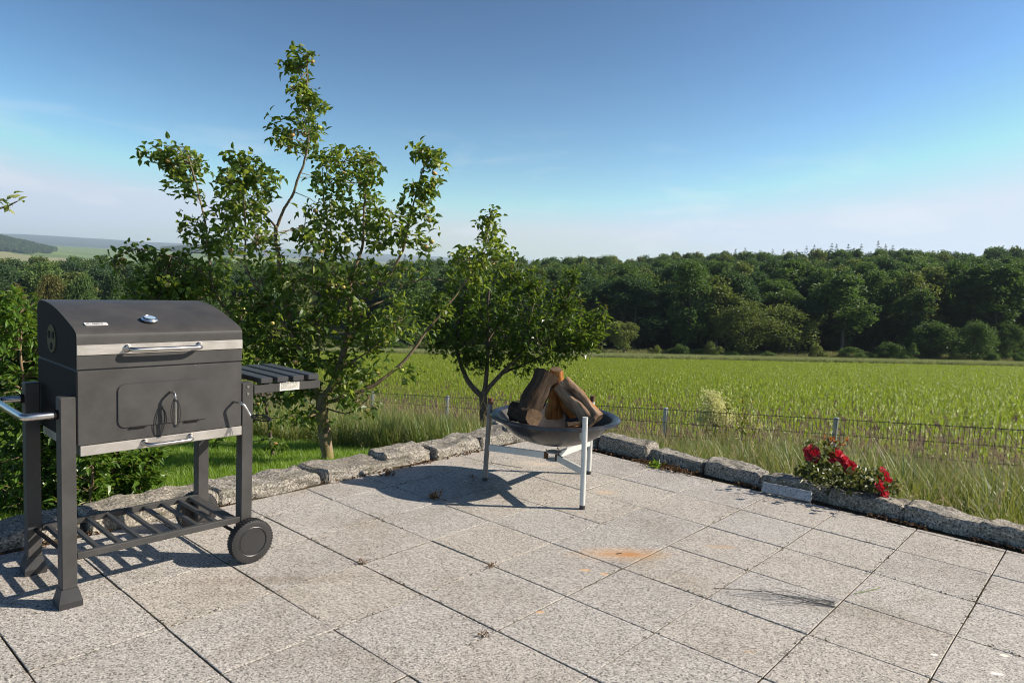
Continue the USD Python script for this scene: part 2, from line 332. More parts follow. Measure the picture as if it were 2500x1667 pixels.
# ---------------------------------------------------------------- the paved terrace: every slab a piece
def gpt(x, y): return at_z(x * K, y * K)
STAINS = []
def stain(x, y, rx, ry, col, amt, soft=0.7, ang=0.0, how='mix'):  # lays rust and dirt spots and also one painted shadow
    c = gpt(x, y); STAINS.append((c[0], c[1], rx, ry, ang, col, amt, soft, how))
stain(1425, 1272, .27, .10, (0.52, 0.28, 0.09), 0.62, 0.97, 0.15)
stain(1440, 1273, .12, .035, (0.40, 0.17, 0.035), 0.85, 0.95, 0.1)
stain(1240, 1065, .22, .10, (0.72, 0.58, 0.42), 0.30, 0.9)
stain(1390, 1130, .10, .05, (0.70, 0.46, 0.22), 0.3, 0.8)
stain(1660, 1255, .10, .03, (0.42, 0.30, 0.20), 0.6, 0.5)
stain(1345, 1309, .030, .014, (0.72, 0.42, 0.16), 0.55, 0.5)
stain(1388, 1318, .026, .012, (0.72, 0.36, 0.10), 0.6, 0.5)
stain(1240, 1405, .024, .012, (0.72, 0.36, 0.10), 0.6, 0.5)
stain(2306, 1504, .020, .012, (0.88, 0.80, 0.66), 0.8, 0.4)
stain(2146, 1503, .016, .008, (0.88, 0.86, 0.82), 0.8, 0.4)
stain(2290, 1546, .030, .012, (0.88, 0.86, 0.82), 0.7, 0.6)
stain(1970, 1400, .20, .10, (0.66, 0.68, 0.62), 0.6, 0.95, 0, 'multiply')  # soft grey-green darkening at the right
stain(1800, 1370, .30, .045, (0.50, 0.54, 0.56), 0.7, 0.8, -0.05, 'multiply')  # cast shadow painted into the slab colour
stain(640, 1330, .45, .06, (0.55, 0.48, 0.40), 0.55, 0.9, 0.2, 'multiply')
stain(1720, 1495, .03, .012, (0.44, 0.32, 0.2), 0.5, 0.5)
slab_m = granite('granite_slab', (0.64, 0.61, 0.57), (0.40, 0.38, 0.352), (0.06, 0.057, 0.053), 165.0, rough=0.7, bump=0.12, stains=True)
rng = np.random.default_rng(11)
bed = mat('joint_bed', {'g': ('geometry', {}), 'n': ('noise_texture', {'scale': 25.0, 'detail': 6.0}), 'r': ('rgb_ramp', {'ramp': [(0.35, (0.022, 0.017, 0.011)), (0.65, (0.075, 0.055, 0.033))]}),
                        'p': ('principled_bsdf', {'roughness': 0.95, 'specular_ior_level': 0.1})}, [('g.position', 'n.vector'), ('n.fac', 'r.fac'), ('r.color', 'p.base_color')], 'p.BSDF')
patio = UsdGeom.Xform.Define(stage, numbered('/World', 'patio')).GetPrim()
tag(patio, kind='structure')
cs = [grid(-4.1, -9.5), grid(10.5, -9.5), grid(10.5, 7.45), grid(-4.1, 7.45)]
obj('joint_bed', hull([c + np.array([0, 0, z]) for c in cs for z in (-0.05, -0.0036)]), bed, patio)
for i in range(-4, 10):
    for j in range(-9, 8):
        gi0, gi1, gj0, gj1 = (i if i > -4 else -3.68), i + 1, j, (j + 1 if j < 7 else 7.10)
        if gj1 - gj0 < .2 and i > 10: continue
        g = rng.uniform(0.0018, 0.0040, 4)
        x0, x1, y0, y1 = gi0 * PA + g[0], gi1 * PA - g[1], gj0 * PB + g[2], gj1 * PB - g[3]
        cx, cy = (x0 + x1) / 2, (y0 + y1) / 2
        me = cbox(x0 - cx, x1 - cx, y0 - cy, y1 - cy, -0.04, 0.0, 0.0011)
        T = trimesh.transformations.euler_matrix(rng.normal(0, .0022), rng.normal(0, .0022), rng.normal(0, .003))
        me.apply_transform(T)
        R = np.eye(4); R[:3, 0], R[:3, 1] = GA, GB
        me.apply_transform(R)
        me.apply_translation(G0 + GA * cx + GB * cy + np.array([0, 0, rng.uniform(-.0012, 0.0012)]))
        obj('slab', me, slab_m, patio)

# ---------------------------------------------------------------- rough granite border stones
stone_m = granite('border_granite', (0.45, 0.42, 0.37), (0.22, 0.205, 0.178), (0.03, 0.029, 0.026), 105.0, rough=0.85, bump=0.8, tint=0.2, moss=0.55, thr=(0.36, 0.50, 0.60))
def rough_stone(L, Wd, H, seed, taper=0.06):
    r = np.random.default_rng(seed)
    me = cbox(-L / 2, L / 2, -Wd / 2, Wd / 2, 0, H, 0.013)
    v, f = trimesh.remesh.subdivide_to_size(me.vertices, me.faces, 0.035)
    me = trimesh.Trimesh(v, f); me.merge_vertices(digits_vertex=6)
    v = me.vertices.copy()
    n = me.vertex_normals
    big = fbm(v * np.array([5, 6, 8]) + seed * 7.3, 3, seed) - .5
    small = fbm(v * 34 + seed * 3.1, 3, seed + 9) - .5
    # split faces: broad facets with chipped edges
    topw = (v[:, 2] > H * .6)
    v += n * (big * 0.042 + small * 0.017)[:, None]
    v[:, 2] += topw * ((v[:, 0] / L) * r.normal(0, .02) + (fbm(v * np.array([9, 9, 0]) + seed, 2, seed) - .5) * .03)
    v[:, 1] += (v[:, 0] / L) ** 2 * r.normal(0, .03)
    v[:, :2] *= 1 - taper * (v[:, 2:3] / H)
    v[:, 0] += v[:, 1] * r.normal(0, .12)
    return trimesh.Trimesh(v, me.faces, process=False)
def border_stone(seed, c, ang, L, Wd, H, label, roll=0.0, sink=0.05):
    t = thing('border_stone', label, 'stone', (c[0], c[1], -sink), math.degrees(ang))
    me = rough_stone(L, Wd, H + sink, seed)
    if roll: me.apply_transform(trimesh.transformations.rotation_matrix(roll, [1, 0, 0]))
    p = str(t.GetPath())
    stage.RemovePrim(p)
    o = usdkit.mesh(stage, p, me, stone_m, smooth=28)
    o.AddTranslateOp().Set(Gf.Vec3d(float(c[0]), float(c[1]), -sink)); o.AddRotateZOp().Set(math.degrees(ang))
    tag(o, label, 'stone', 'granite stones edging the terrace')
aB = math.atan2(GB[1], GB[0]); aA = math.atan2(GA[1], GA[0])
LJ = [-6.6, -5.4, -4.3, -3.1, -1.95, -0.75, 0.78, 2.30, 3.52, 4.48, 5.62, 6.62]
LLAB = ['grey border stone behind the camera end of the left row', 'grey border stone low at the left, outside the grill', 'grey border stone left of the grill, near the picture edge', 'shaded border stone beside the back left foot of the grill',
        'half shaded border stone under the grill just behind the bottom rack', 'sunlit pitted border stone behind the back wheel of the grill',
        'pale border stone immediately right of the grill right leg and wheel', 'long weathered border stone in front of the apple tree trunk', 'border stone with a square notch at its left end, right of the apple tree trunk',
        'blocky pale border stone with overhanging left corner before the second tree', 'humped white border stone behind the left leg of the fire bowl']
for k in range(11):
    j0, j1 = LJ[k], LJ[k + 1]
    c = grid(-4.02 - (0.0 if k % 2 else .05), (j0 + j1) / 2)
    border_stone(40 + k, c, aB + rng.normal(0, .03), (j1 - j0) * PB * 1.03, 0.24 + rng.uniform(-.02, .03), 0.072 + rng.uniform(-.010, .010), LLAB[k])
RJ = [-3.3, -2.42, -1.36, -0.28, 0.72, 1.76, 2.78, 3.74, 4.85, 6.1, 7.3]
RLAB = ['short border stone half hidden behind the right leg of the fire bowl', 'tall angular border stone just right of the fire bowl', 'low sagging border stone behind the patch of dry weeds', 'flat topped border stone between the weeds and the loose slab strip',
        'border stone with a thin granite strip leaning on it', 'long border stone in front of the red roses', 'border stone right of the roses, with a dark gap at its right end', 'rightmost visible border stone at the picture edge', 'border stone outside the right edge of the picture', 'last border stone far to the right']
for k in range(10):
    i0, i1 = RJ[k], RJ[k + 1]
    c = grid((i0 + i1) / 2, 7.55 + (0.08 if k == 2 else 0))
    h = [0.085, 0.10, 0.065, 0.082, 0.076, 0.078, 0.076, 0.076, .076, .076][k]
    border_stone(70 + k, c, aA + rng.normal(0, .025) + (-.06 if k == 1 else 0), (i1 - i0) * PA * 1.035, 0.20 + rng.uniform(-.01, .02), h, RLAB[k], roll=-0.05)
border_stone(91, P(1200, 1012, 5.45) * np.array([1, 1, 0]), 0.35, 0.42, 0.26, 0.11, 'corner border stone seen under the fire bowl')
# ---------------------------------------------------------------- the charcoal grill trolley
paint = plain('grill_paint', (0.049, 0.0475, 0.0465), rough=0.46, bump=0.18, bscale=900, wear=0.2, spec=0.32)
paint_dark = plain('grill_paint_inner', (0.012, 0.011, 0.011), rough=0.75, bump=0.12, bscale=900, wear=0.1, spec=0.12)  # darker grill paint for the side sheets and small fittings
slatpaint = plain('table_slat_paint', (0.042, 0.043, 0.047), rough=0.36, bump=0.12, bscale=700, wear=0.1)
steel = mat('brushed_steel', {'g': ('texture_coordinate', {}), 'mp': ('mapping', {'scale': (4, 40, 260)}), 'n': ('noise_texture', {'scale': 4.0, 'detail': 5.0}), 'n2': ('noise_texture', {'scale': 11.0, 'detail': 4.0}),
              'r': ('rgb_ramp', {'ramp': [(0.3, (0.40, 0.375, 0.345)), (0.7, (0.56, 0.54, 0.51))]}), 'rr': ('map_range', {'from_min': .3, 'from_max': .7, 'to_min': .34, 'to_max': .55}),
              'p': ('principled_bsdf', {'metallic': 0.8})}, [('g.object', 'mp.vector'), ('mp.vector', 'n.vector'), ('g.object', 'n2.vector'), ('n2.fac', 'r.fac'), ('r.color', 'p.base_color'), ('n.fac', 'rr.value'), ('rr.result', 'p.roughness')], 'p.BSDF')
chrome = plain('handle_steel', (0.58, 0.56, 0.54), rough=0.24, metal=1.0, wear=0.1)
rubber = plain('wheel_plastic', (0.020, 0.020, 0.021), rough=0.55, bump=0.25, bscale=500, wear=0.25)
hubm = plain('hub_plastic', (0.024, 0.024, 0.026), rough=0.40, bump=0.2, bscale=350, wear=0.2)
white_print = plain('badge_white', (0.75, 0.74, 0.74), rough=0.35, metal=0.3, wear=0.05)
black_print = plain('print_black', (0.03, 0.03, 0.035), rough=0.5)
sticker_m = plain('sticker_paper', (0.66, 0.65, 0.58), rough=0.35, wear=0.12)
yellowish = plain('vent_metal', (0.06, 0.058, 0.028), rough=0.6, metal=0.2, wear=0.2, spec=0.2)

GL = np.array([-1.54754, 2.39772, 0.0])
grill = thing('charcoal_grill', 'large dark grey charcoal grill trolley with closed lid, side table and two wheels', 'grill', GL, 47.35)
# barrel lid: outline in depth/height, drawn along the width
prof = [(0.0, .846), (0.0, .955), (.003, .968), (.012, .977), (.035, .988)] + [(v, .988 + .079 * math.sin((v - .035) / .39 * math.pi / 2) ** .98) for v in np.linspace(.06, .425, 14)] + [(.450, 1.063), (.468, 1.05), (.475, 1.03), (.475, .846)]
def across(profile, u0, u1):
    me = extrude([(a, b) for a, b in profile], u1 - u0)                 # xy = (v, z), extruded along the width
    T = np.array([[0, 0, 1, u0], [1, 0, 0, 0], [0, 1, 0, 0], [0, 0, 0, 1.0]])
    me.apply_transform(T); return me
lid = obj('lid', across(prof, .066, .664), paint, grill, smooth=25)
inner = [(v * .985 + .004, z - .004 if z > .86 else z) for v, z in prof]
rim_l = [(v, z) for v, z in prof]
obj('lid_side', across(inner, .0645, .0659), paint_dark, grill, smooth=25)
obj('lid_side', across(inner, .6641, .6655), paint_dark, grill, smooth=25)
# vent disc on the left side of the lid
vent = obj('vent', moved(trimesh.creation.cylinder(.052, .003, sections=40), (.0628, .280, .93), [0, 1, 0], math.pi / 2), yellowish, grill)
for k in range(3):
    a = k * 2 * math.pi / 3 + .5
    bl = extrude([(.014 * math.cos(t), .014 * math.sin(t)) for t in np.linspace(0, 2 * math.pi, 20)[:-1]], .0016)
    T = np.array([[0, 0, -1, .0610], [1, 0, 0, .28 + .028 * math.cos(a)], [0, 1, 0, .93 + .028 * math.sin(a)], [0, 0, 0, 1.0]])
    bl.apply_transform(T); obj('vent_hole', bl, paint_dark, vent)
# steel band with the lid handle
obj('lid_band', cbox(.0655, .6645, -.0035, .0005, .895, .931, .001), steel, grill)
def bail(u0, u1, z, out, r, drop=0.0, n=10):
    p = [(u0, 0, z), (u0, -out * .55, z + drop * .4), (u0 + .010, -out * .92, z + drop * .8), (u0 + .03, -out, z + drop), (u1 - .03, -out, z + drop), (u1 - .010, -out * .92, z + drop * .8), (u1, -out * .55, z + drop * .4), (u1, 0, z)]
    return tube(chaikin(p, 3), r, n)
h1 = obj('lid_handle', bail(.228, .487, .914, .045, .0085, -.002), chrome, grill, smooth=40)
for u in (.228, .487): obj('rosette', moved(lathe([(0, 0), (.015, 0), (.0135, .004), (.010, .008), (0, .009)], 24), (u, -.0035, .914), [1, 0, 0], math.pi / 2), chrome, h1, smooth=30)
# thermometer on the curved lid
T0 = np.array([.337, .083, 1.0085]); sl = math.atan2(.03, .11)
th_ = obj('thermometer', moved(lathe([(0, 0), (.029, 0), (.030, .004), (.027, .010), (.022, .0135), (.020, .0115), (0, .0115)], 40), T0, [1, 0, 0], sl), chrome, grill, smooth=25)
obj('dial', moved(lathe([(0, .0117), (.0195, .0117), (.0195, .0122), (0, .0128)], 36), T0, [1, 0, 0], sl), plain('dial_glass', (0.30, 0.42, 0.55), rough=0.12, coat=0.6), th_)
# maker's badge near the left front of the lid
bz = lambda v: .988 + .079 * math.sin(max(v - .035, 0) / .39 * math.pi / 2) ** .98
sl2 = math.atan2(bz(.075) - bz(.045), .03)
def badge_place(me):
    me = me.copy(); me.apply_transform(trimesh.transformations.rotation_matrix(sl2, [1, 0, 0])); me.apply_translation((.108, .050, bz(.050) + .0012)); return me
from shapely.geometry import box as sbox
bd = obj('badge', badge_place(extrude(sbox(.004, .004, .071, .018).buffer(.004, quad_segs=4), .003)), white_print, grill)
tx = meshkit.text_mesh('tepro', .0105, .0008, bold=True); tx.apply_translation((-tx.bounds[0][0] + .024, .0065, .0030))
obj('lettering', badge_place(tx), black_print, bd)
fl = cat_([moved(extrude([(0, 0), (.010, .0035), (.016, .002), (.012, .007), (.004, .008)], .0008), (.005, .0075, .0030))])
obj('emblem', badge_place(fl), black_print, bd)
# fire box
body = obj('fire_box', cbox(.066, .664, .0, .470, .575, .840, .003), paint, grill)
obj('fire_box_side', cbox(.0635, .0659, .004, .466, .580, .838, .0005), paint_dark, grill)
obj('lid_gap', cbox(.070, .660, .006, .462, .8395, .8465, .001), black_print, grill)
# front ash door with rounded corners, dark groove, hinges and wire grip
door_groove = extrude(sbox(.222, .650, .509, .757).buffer(.029, quad_segs=8), .0012)
def upright(me, v):     # xy -> (u, z), thickness towards the viewer
    me = me.copy(); T = np.array([[1, 0, 0, 0], [0, 0, -1, v], [0, 1, 0, 0], [0, 0, 0, 1.0]]); me.apply_transform(T); return me
gz = [obj('door_recess', upright(door_groove, -.0002), black_print, grill)]
door = obj('ash_door', upright(extrude(sbox(.222, .650, .509, .757).buffer(.0258, quad_segs=8), .0045), -.0006), paint, grill, smooth=30)
for u0, u1 in ((.237, .292), (.435, .487)):
    obj('hinge', moved(trimesh.creation.cylinder(.0035, u1 - u0, sections=10), ((u0 + u1) / 2, -.006, .6215), [0, 1, 0], math.pi / 2), paint_dark, door)
def spring_grip(p0, p1, bulge, nw=6, wire=.0016):
    p0, p1 = np.array(p0, float), np.array(p1, float); ax = p1 - p0; L = np.linalg.norm(ax); ax /= L
    a = np.cross(ax, [1, 0, 0.3]); a /= np.linalg.norm(a); b = np.cross(ax, a)
    ms = []
    for k in range(nw):
        t = np.linspace(0, 1, 12); ph = k * 2 * math.pi / nw
        rr = .006 + (bulge - .006) * np.sin(t * math.pi) ** .8
        ms.append(tube(p0 + np.outer(t * L, ax) + np.outer(rr * math.cos(ph), a) + np.outer(rr * math.sin(ph), b), wire, 5))
    for q, s in ((p0, 1), (p1, -1)):
        ms.append(tube([q - ax * .004 * s, q, q + ax * .006 * s], [.0075, .009, .007], 12))
    return cat_(ms)
stem = obj('door_handle', tube(chaikin([(.378, -.004, .742), (.378, -.032, .744), (.380, -.046, .738), (.381, -.047, .72), (.382, -.047, .612)], 2), .0048, 10), chrome, door, smooth=40)
obj('wire_grip', spring_grip((.3815, -.047, .718), (.382, -.047, .617), .017), plain('grip_wire', (0.10, 0.10, 0.10), rough=0.3, metal=0.9), door, smooth=40)
# ash drawer band below with its handle
obj('ash_drawer', cbox(.0735, .6645, -.004, .450, .5385, .5745, .0015), steel, grill)
h2 = obj('drawer_handle', bail(.285, .455, .559, .042, .0078, -.004), chrome, grill, smooth=40)
for u in (.285, .455): obj('rosette', moved(lathe([(0, 0), (.014, 0), (.0125, .004), (.010, .008), (0, .009)], 24), (u, -.004, .559), [1, 0, 0], math.pi / 2), chrome, h2, smooth=30)
# height crank at the right
crank = obj('crank', tube(chaikin([(.631, 0, .679), (.631, -.030, .681), (.637, -.046, .680), (.650, -.055, .670), (.668, -.062, .632), (.672, -.066, .627)], 2), .0052, 10), chrome, grill, smooth=40)
obj('crank_grip', spring_grip((.676, -.072, .624), (.722, -.128, .617), .0135), plain('crank_wire', (0.05, 0.05, 0.05), rough=0.35, metal=0.7), crank, smooth=40)
# legs with flared feet
def leg(u, v, foot=True, z0=0.0, z1=.751):
    l = obj('leg', cbox(u, u + .049, v, v + .049, .066 if foot else z0, z1, .003), paint, grill)
    if foot:
        b = [(u - .013, v - .013), (u + .062, v - .013), (u + .062, v + .062), (u - .013, v + .062)]
        mm = [(u - .0015, v - .0015), (u + .0505, v - .0015), (u + .0505, v + .0505), (u - .0015, v + .0505)]
        obj('foot', hull([(x, y, z) for x, y in b for z in (0, .022)] + [(x, y, .068) for x, y in mm]), paint_dark if False else hubm, l)
    return l
leg(.0135, .001); leg(.0025, .394)
lr = leg(.667, .001, False, .06); lb = leg(.659, .394, False, .06)
for z in (.735, .706):
    obj('bolt', moved(lathe([(0, 0), (.0055, 0), (.005, .0025), (.003, .0025), (.0028, .001), (0, .001)], 16), (.692, .001, z), [1, 0, 0], math.pi / 2), chrome, lr)
# push handle on the left
hp = [(.0135, .028, .690), (-.055, .026, .690), (-.082, .030, .690), (-.090, .055, .690), (-.090, .385, .690), (-.082, .412, .690), (-.055, .416, .690), (.003, .416, .690)]
obj('push_handle', tube(chaikin(hp, 3), .0125, 14), chrome, grill, smooth=40)
for q in ((.0105, .028), (.0, .416)): obj('handle_socket', moved(trimesh.creation.cylinder(.017, .012, sections=20), (q[0] - .003, q[1], .690), [0, 1, 0], math.pi / 2), paint_dark, grill)
# bottom rack
obj('rack_rail', cbox(.0635, .667, .004, .026, .165, .190, .002), paint, grill)
obj('rack_rail', cbox(.052, .660, .392, .412, .165, .190, .002), paint, grill)
for k in range(7): obj('rack_slat', cbox(.132 + .0725 * k, .150 + .0725 * k, .027, .391, .172, .186, .002), paint, grill)
obj('rack_end', cbox(.615, .655, .027, .391, .176, .1895, .002), paint, grill)
obj('rack_end', cbox(.064, .082, .027, .391, .168, .186, .002), paint, grill)
obj('brace', tube([(.030, .39, .175), (.045, .20, .168), (.055, .045, .175)], .008, 8), paint_dark, grill)
# wheels
def wheel(v0, v1, u, face):
    w, R = v1 - v0, .0905
    pr = [(.060, 0), (R - .010, 0), (R - .002, .004), (R - .002, w - .004), (R - .010, w), (.060, w)]
    tyre = lathe(pr, 72)
    lugs = []
    for k in range(46):
        a = 2 * math.pi * k / 46
        for s in (0, 1):
            b = cbox(-.0034, .0034, R - .006, R + .0005, (.001 if s == 0 else w / 2 + .001), (w / 2 - .001 if s == 0 else w - .001), .0008)
            b.apply_transform(trimesh.transformations.rotation_matrix(a + (s * math.pi / 46), [0, 0, 1])); lugs.append(b)
    tyre = cat_([tyre] + lugs)
    hub = lathe([(0, .001), (.055, .001), (.058, .004), (.0625, .004), (.0625, w - .004), (.058, w - .004), (.055, w - .001), (0, w - .002)], 56)
    ring = lathe([(.0575, .0005), (.0605, -.0012), (.0635, .0005)], 56)
    T = trimesh.transformations.rotation_matrix(-math.pi / 2, [1, 0, 0])
    W = UsdGeom.Xform.Define(stage, numbered(pathof(grill), 'wheel')).GetPrim()
    for nm, me, mt in (('tyre', tyre, rubber), ('hub', cat_([hub, ring]), hubm)):
        me.apply_transform(T); me.apply_translation((u, v0, .0915)); obj(nm, me, mt, W, smooth=30)
wheel(-.052, -.006, .695, 1); wheel(.447, .493, .688, -1)
obj('axle', tube([(.692, -.03, .0915), (.690, .47, .0915)], .007, 8), paint_dark, grill)
# side table
tab = obj('table_frame', cat_([cbox(.720, 1.034, .004, .022, .702, .738, .002), cbox(.720, 1.034, .388, .406, .702, .738, .002), cbox(1.016, 1.034, .0222, .3878, .702, .738, .002)]), paint, grill)
for k, u in enumerate((.745, .819, .893, .967)):
    obj('table_slat', cbox(u, u + .053, -.006, .416, .7445, .766, .002), slatpaint, grill)
    obj('slat_cleat', cat_([hull([(u + a, v, z) for a, z in ((.022, .738), (.053, .738), (.053, .7445), (.040, .7445))] ) if False else hull([(u + a, vv, z) for vv in (.006, .020) for a, z in ((.020, .7381), (.052, .7381), (.052, .7445), (.036, .7445))]) for v in (0,)]), paint, tab)
stk = obj('sticker', cbox(.836, .929, .0030, .0040, .7045, .7405, .0002), sticker_m, grill)
lines = []
rg = np.random.default_rng(5)
for r_ in range(8):
    x = .840
    while x < .922:
        w_ = rg.uniform(.004, .012); x2 = min(x + w_, .925)
        lines.append(cbox(x, x2, .0026, .0030, .7370 - r_ * .0038, .7370 - r_ * .0038 + (.0016 if r_ > 1 else .0024), .0001)); x = x2 + rg.uniform(.001, .003)
obj('small_print', cat_(lines), black_print, stk)
obj('ash_box_back', cbox(.668, .672, .06, .38, .60, .74, .001), paint_dark, grill)

# ---------------------------------------------------------------- fire bowl on a three-legged stand
enamel = plain('bowl_enamel', (0.020, 0.020, 0.023), rough=0.30, bump=0.08, bscale=120, wear=0.35, coat=0.15)
bowl_in = plain('bowl_sooty_inside', (0.018, 0.014, 0.012), rough=0.6, bump=0.3, bscale=60, wear=0.4)
standp = plain('stand_paint', (0.50, 0.51, 0.49), rough=0.42, bump=0.1, bscale=200, wear=0.10)
worn = plain('worn_stand_paint', (0.17, 0.16, 0.145), rough=0.6, bump=0.2, bscale=150, wear=0.25)  # bowl shadow on the left leg, put into a darker stand paint
rust = plain('rusty_iron', (0.10, 0.045, 0.022), rough=0.85, bump=0.5, bscale=90, wear=0.4)
BC = np.array([.275, 4.165, 0.0])
fire = thing('fire_bowl', 'round dark enamel fire bowl on a light grey three legged stand, holding logs', 'fire bowl', BC)
prof_o = [(0.0, .262), (.06, .264), (.12, .272), (.18, .288), (.235, .313), (.28, .345), (.312, .378), (.330, .408), (.338, .420), (.352, .4265), (.370, .428), (.379, .424), (.383, .416), (.386, .420), (.384, .430), (.374, .437), (.352, .4345), (.335, .4265)]
prof_i = [(.335, .4265), (.326, .411), (.308, .382), (.276, .349), (.232, .318), (.178, .2925), (.12, .277), (.06, .2685), (0.0, .267)]
bowl = obj('bowl', lathe(prof_o, 96), enamel, fire, smooth=35)
obj('bowl_inside', lathe(prof_i, 96), bowl_in, fire, smooth=35)
ash = lathe([(0.0, .276), (.08, .279), (.15, .287), (.19, .297)], 40); ash.apply_translation((.02, .01, .001))
obj('ashes', ash, mat('ash', {'g': ('geometry', {}), 'n': ('noise_texture', {'scale': 40.0, 'detail': 6.0}), 'r': ('rgb_ramp', {'ramp': [(.35, (0.012, 0.012, 0.012)), (.62, (0.05, 0.047, 0.045)), (.8, (0.12, 0.115, 0.11))]}),
      'p': ('principled_bsdf', {'roughness': 0.95})}, [('g.position', 'n.vector'), ('n.fac', 'r.fac'), ('r.color', 'p.base_color')], 'p.BSDF'), fire)
legs = [((.4193, 3.7769), (.4084, 3.776), .505), ((-.1235, 4.227), (-.107, 4.2272), .508), ((.5263, 4.4776), (.524, 4.48), .506)]
hubc = np.array([.0, -.06, .205])
for k, ((bx, by), (tx_, ty_), tz) in enumerate(legs):
    b = np.array([bx, by, 0]) - BC; t_ = np.array([tx_, ty_, tz]) - BC
    dirc = (b - np.array([0, 0, 0])) * np.array([1, 1, 0]); dirc /= np.linalg.norm(dirc)
    b = b + dirc * .004; t_ = t_ + dirc * .006
    lg = obj('leg', tube([b + (t_ - b) * s for s in (.045, .5, .93)], .0150, 16), worn if k == 1 else standp, fire, smooth=40)
    obj('leg_end', tube([b + (t_ - b) * s for s in (0, .045)], .0156, 16), black_print, lg, smooth=40)
    obj('leg_top', tube([b + (t_ - b) * s for s in (.93, 1.0)], .0152, 16), rust if k != 0 else standp, lg, smooth=40)
    # bracket plate that carries the rim
    pl = t_ * .8 + b * .2
    obj('bracket', hull([t_ * np.array([1, 1, 0]) - dirc * s + np.array([0, 0, z]) + np.cross(dirc, [0, 0, 1]) * e for e in (-.003, .003) for s, z in ((.012, .425), (.055, .405), (.05, .380), (.012, .360))]), standp, lg)
    mid = b * .58 + t_ * .42; mid[2] = .207
    h_ = hubc + dirc * .035; h_[2] = .203
    ax = (mid - h_); L_ = np.linalg.norm(ax); ax /= L_; sd = np.cross(ax, [0, 0, 1.]); sd /= np.linalg.norm(sd); upv = np.cross(sd, ax)
    obj('crossbar', hull([h_ + ax * s + sd * e + upv * z for s in (0, L_ - .012) for e in (-.0075, .0075) for z in (-.019, .019)]), standp, fire)
    obj('crossbar_end', hull([h_ + ax * s + sd * e + upv * z for s in (-.001, .022) for e in (-.0078, .0078) for z in (-.0194, .0194)]), rust, fire)
    q = h_ + ax * .012 + upv * .019
    th = np.linspace(0, 2 * math.pi, 17)
    obj('pin_ring', tube(np.array([q + sd * .010 * math.cos(a + k) + upv * (.011 + .010 * math.sin(a)) for a in th]), .0016, 6), rust, fire)
obj('hub_plate', moved(lathe([(0, 0), (.045, 0), (.047, .003), (.045, .006), (0, .006)], 32), hubc + np.array([0, 0, -.027])), standp, fire)
obj('hub_plate', moved(lathe([(0, 0), (.045, 0), (.047, .003), (.045, .006), (0, .006)], 32), hubc + np.array([0, 0, .019])), standp, fire)

# logs: split beech and birch, each a thing of its own
def logmat(name, a, b, crack, scale=26, bumpd=.012):
    return mat(name, {'g': ('texture_coordinate', {}), 'mp': ('mapping', {'scale': (1, 1, .16)}), 'n': ('noise_texture', {'scale': scale, 'detail': 8.0, 'roughness': 0.7}), 'n2': ('noise_texture', {'scale': 9.0, 'detail': 4.0}),
                      'r': ('rgb_ramp', {'ramp': [(0.28, crack), (0.42, a), (0.68, b)]}), 'rp': ('rgb_ramp', {'ramp': [(.35, (.55, .5, .45)), (.6, (1, 1, 1))]}), 'mx': ('mix', {'mix_type': 'multiply', 'fac': 0.8}),
                      'b': ('bump', {'strength': 0.9, 'distance': bumpd}), 'p': ('principled_bsdf', {'roughness': 0.9, 'specular_ior_level': 0.15})},
               [('g.object', 'mp.vector'), ('mp.vector', 'n.vector'), ('g.object', 'n2.vector'), ('n2.fac', 'rp.fac'), ('n.fac', 'r.fac'), ('r.color', 'mx.color1'), ('rp.color', 'mx.color2'), ('mx.color', 'p.base_color'), ('n.fac', 'b.height'), ('b.normal', 'p.normal')], 'p.BSDF')
bark_dark = logmat('log_bark_dark', (0.040, 0.028, 0.020), (0.085, 0.06, 0.042), (0.015, 0.011, 0.008))
bark_tan = logmat('log_bark_tan', (0.19, 0.125, 0.085), (0.40, 0.30, 0.205), (0.035, 0.02, 0.013))
wood_split = logmat('log_split_face', (0.34, 0.125, 0.036), (0.52, 0.25, 0.085), (0.17, 0.055, 0.02), 40, .004)
wood_end = logmat('log_end_grain', (0.12, 0.08, 0.05), (0.19, 0.135, 0.085), (0.07, 0.043, 0.025), 22, .003)
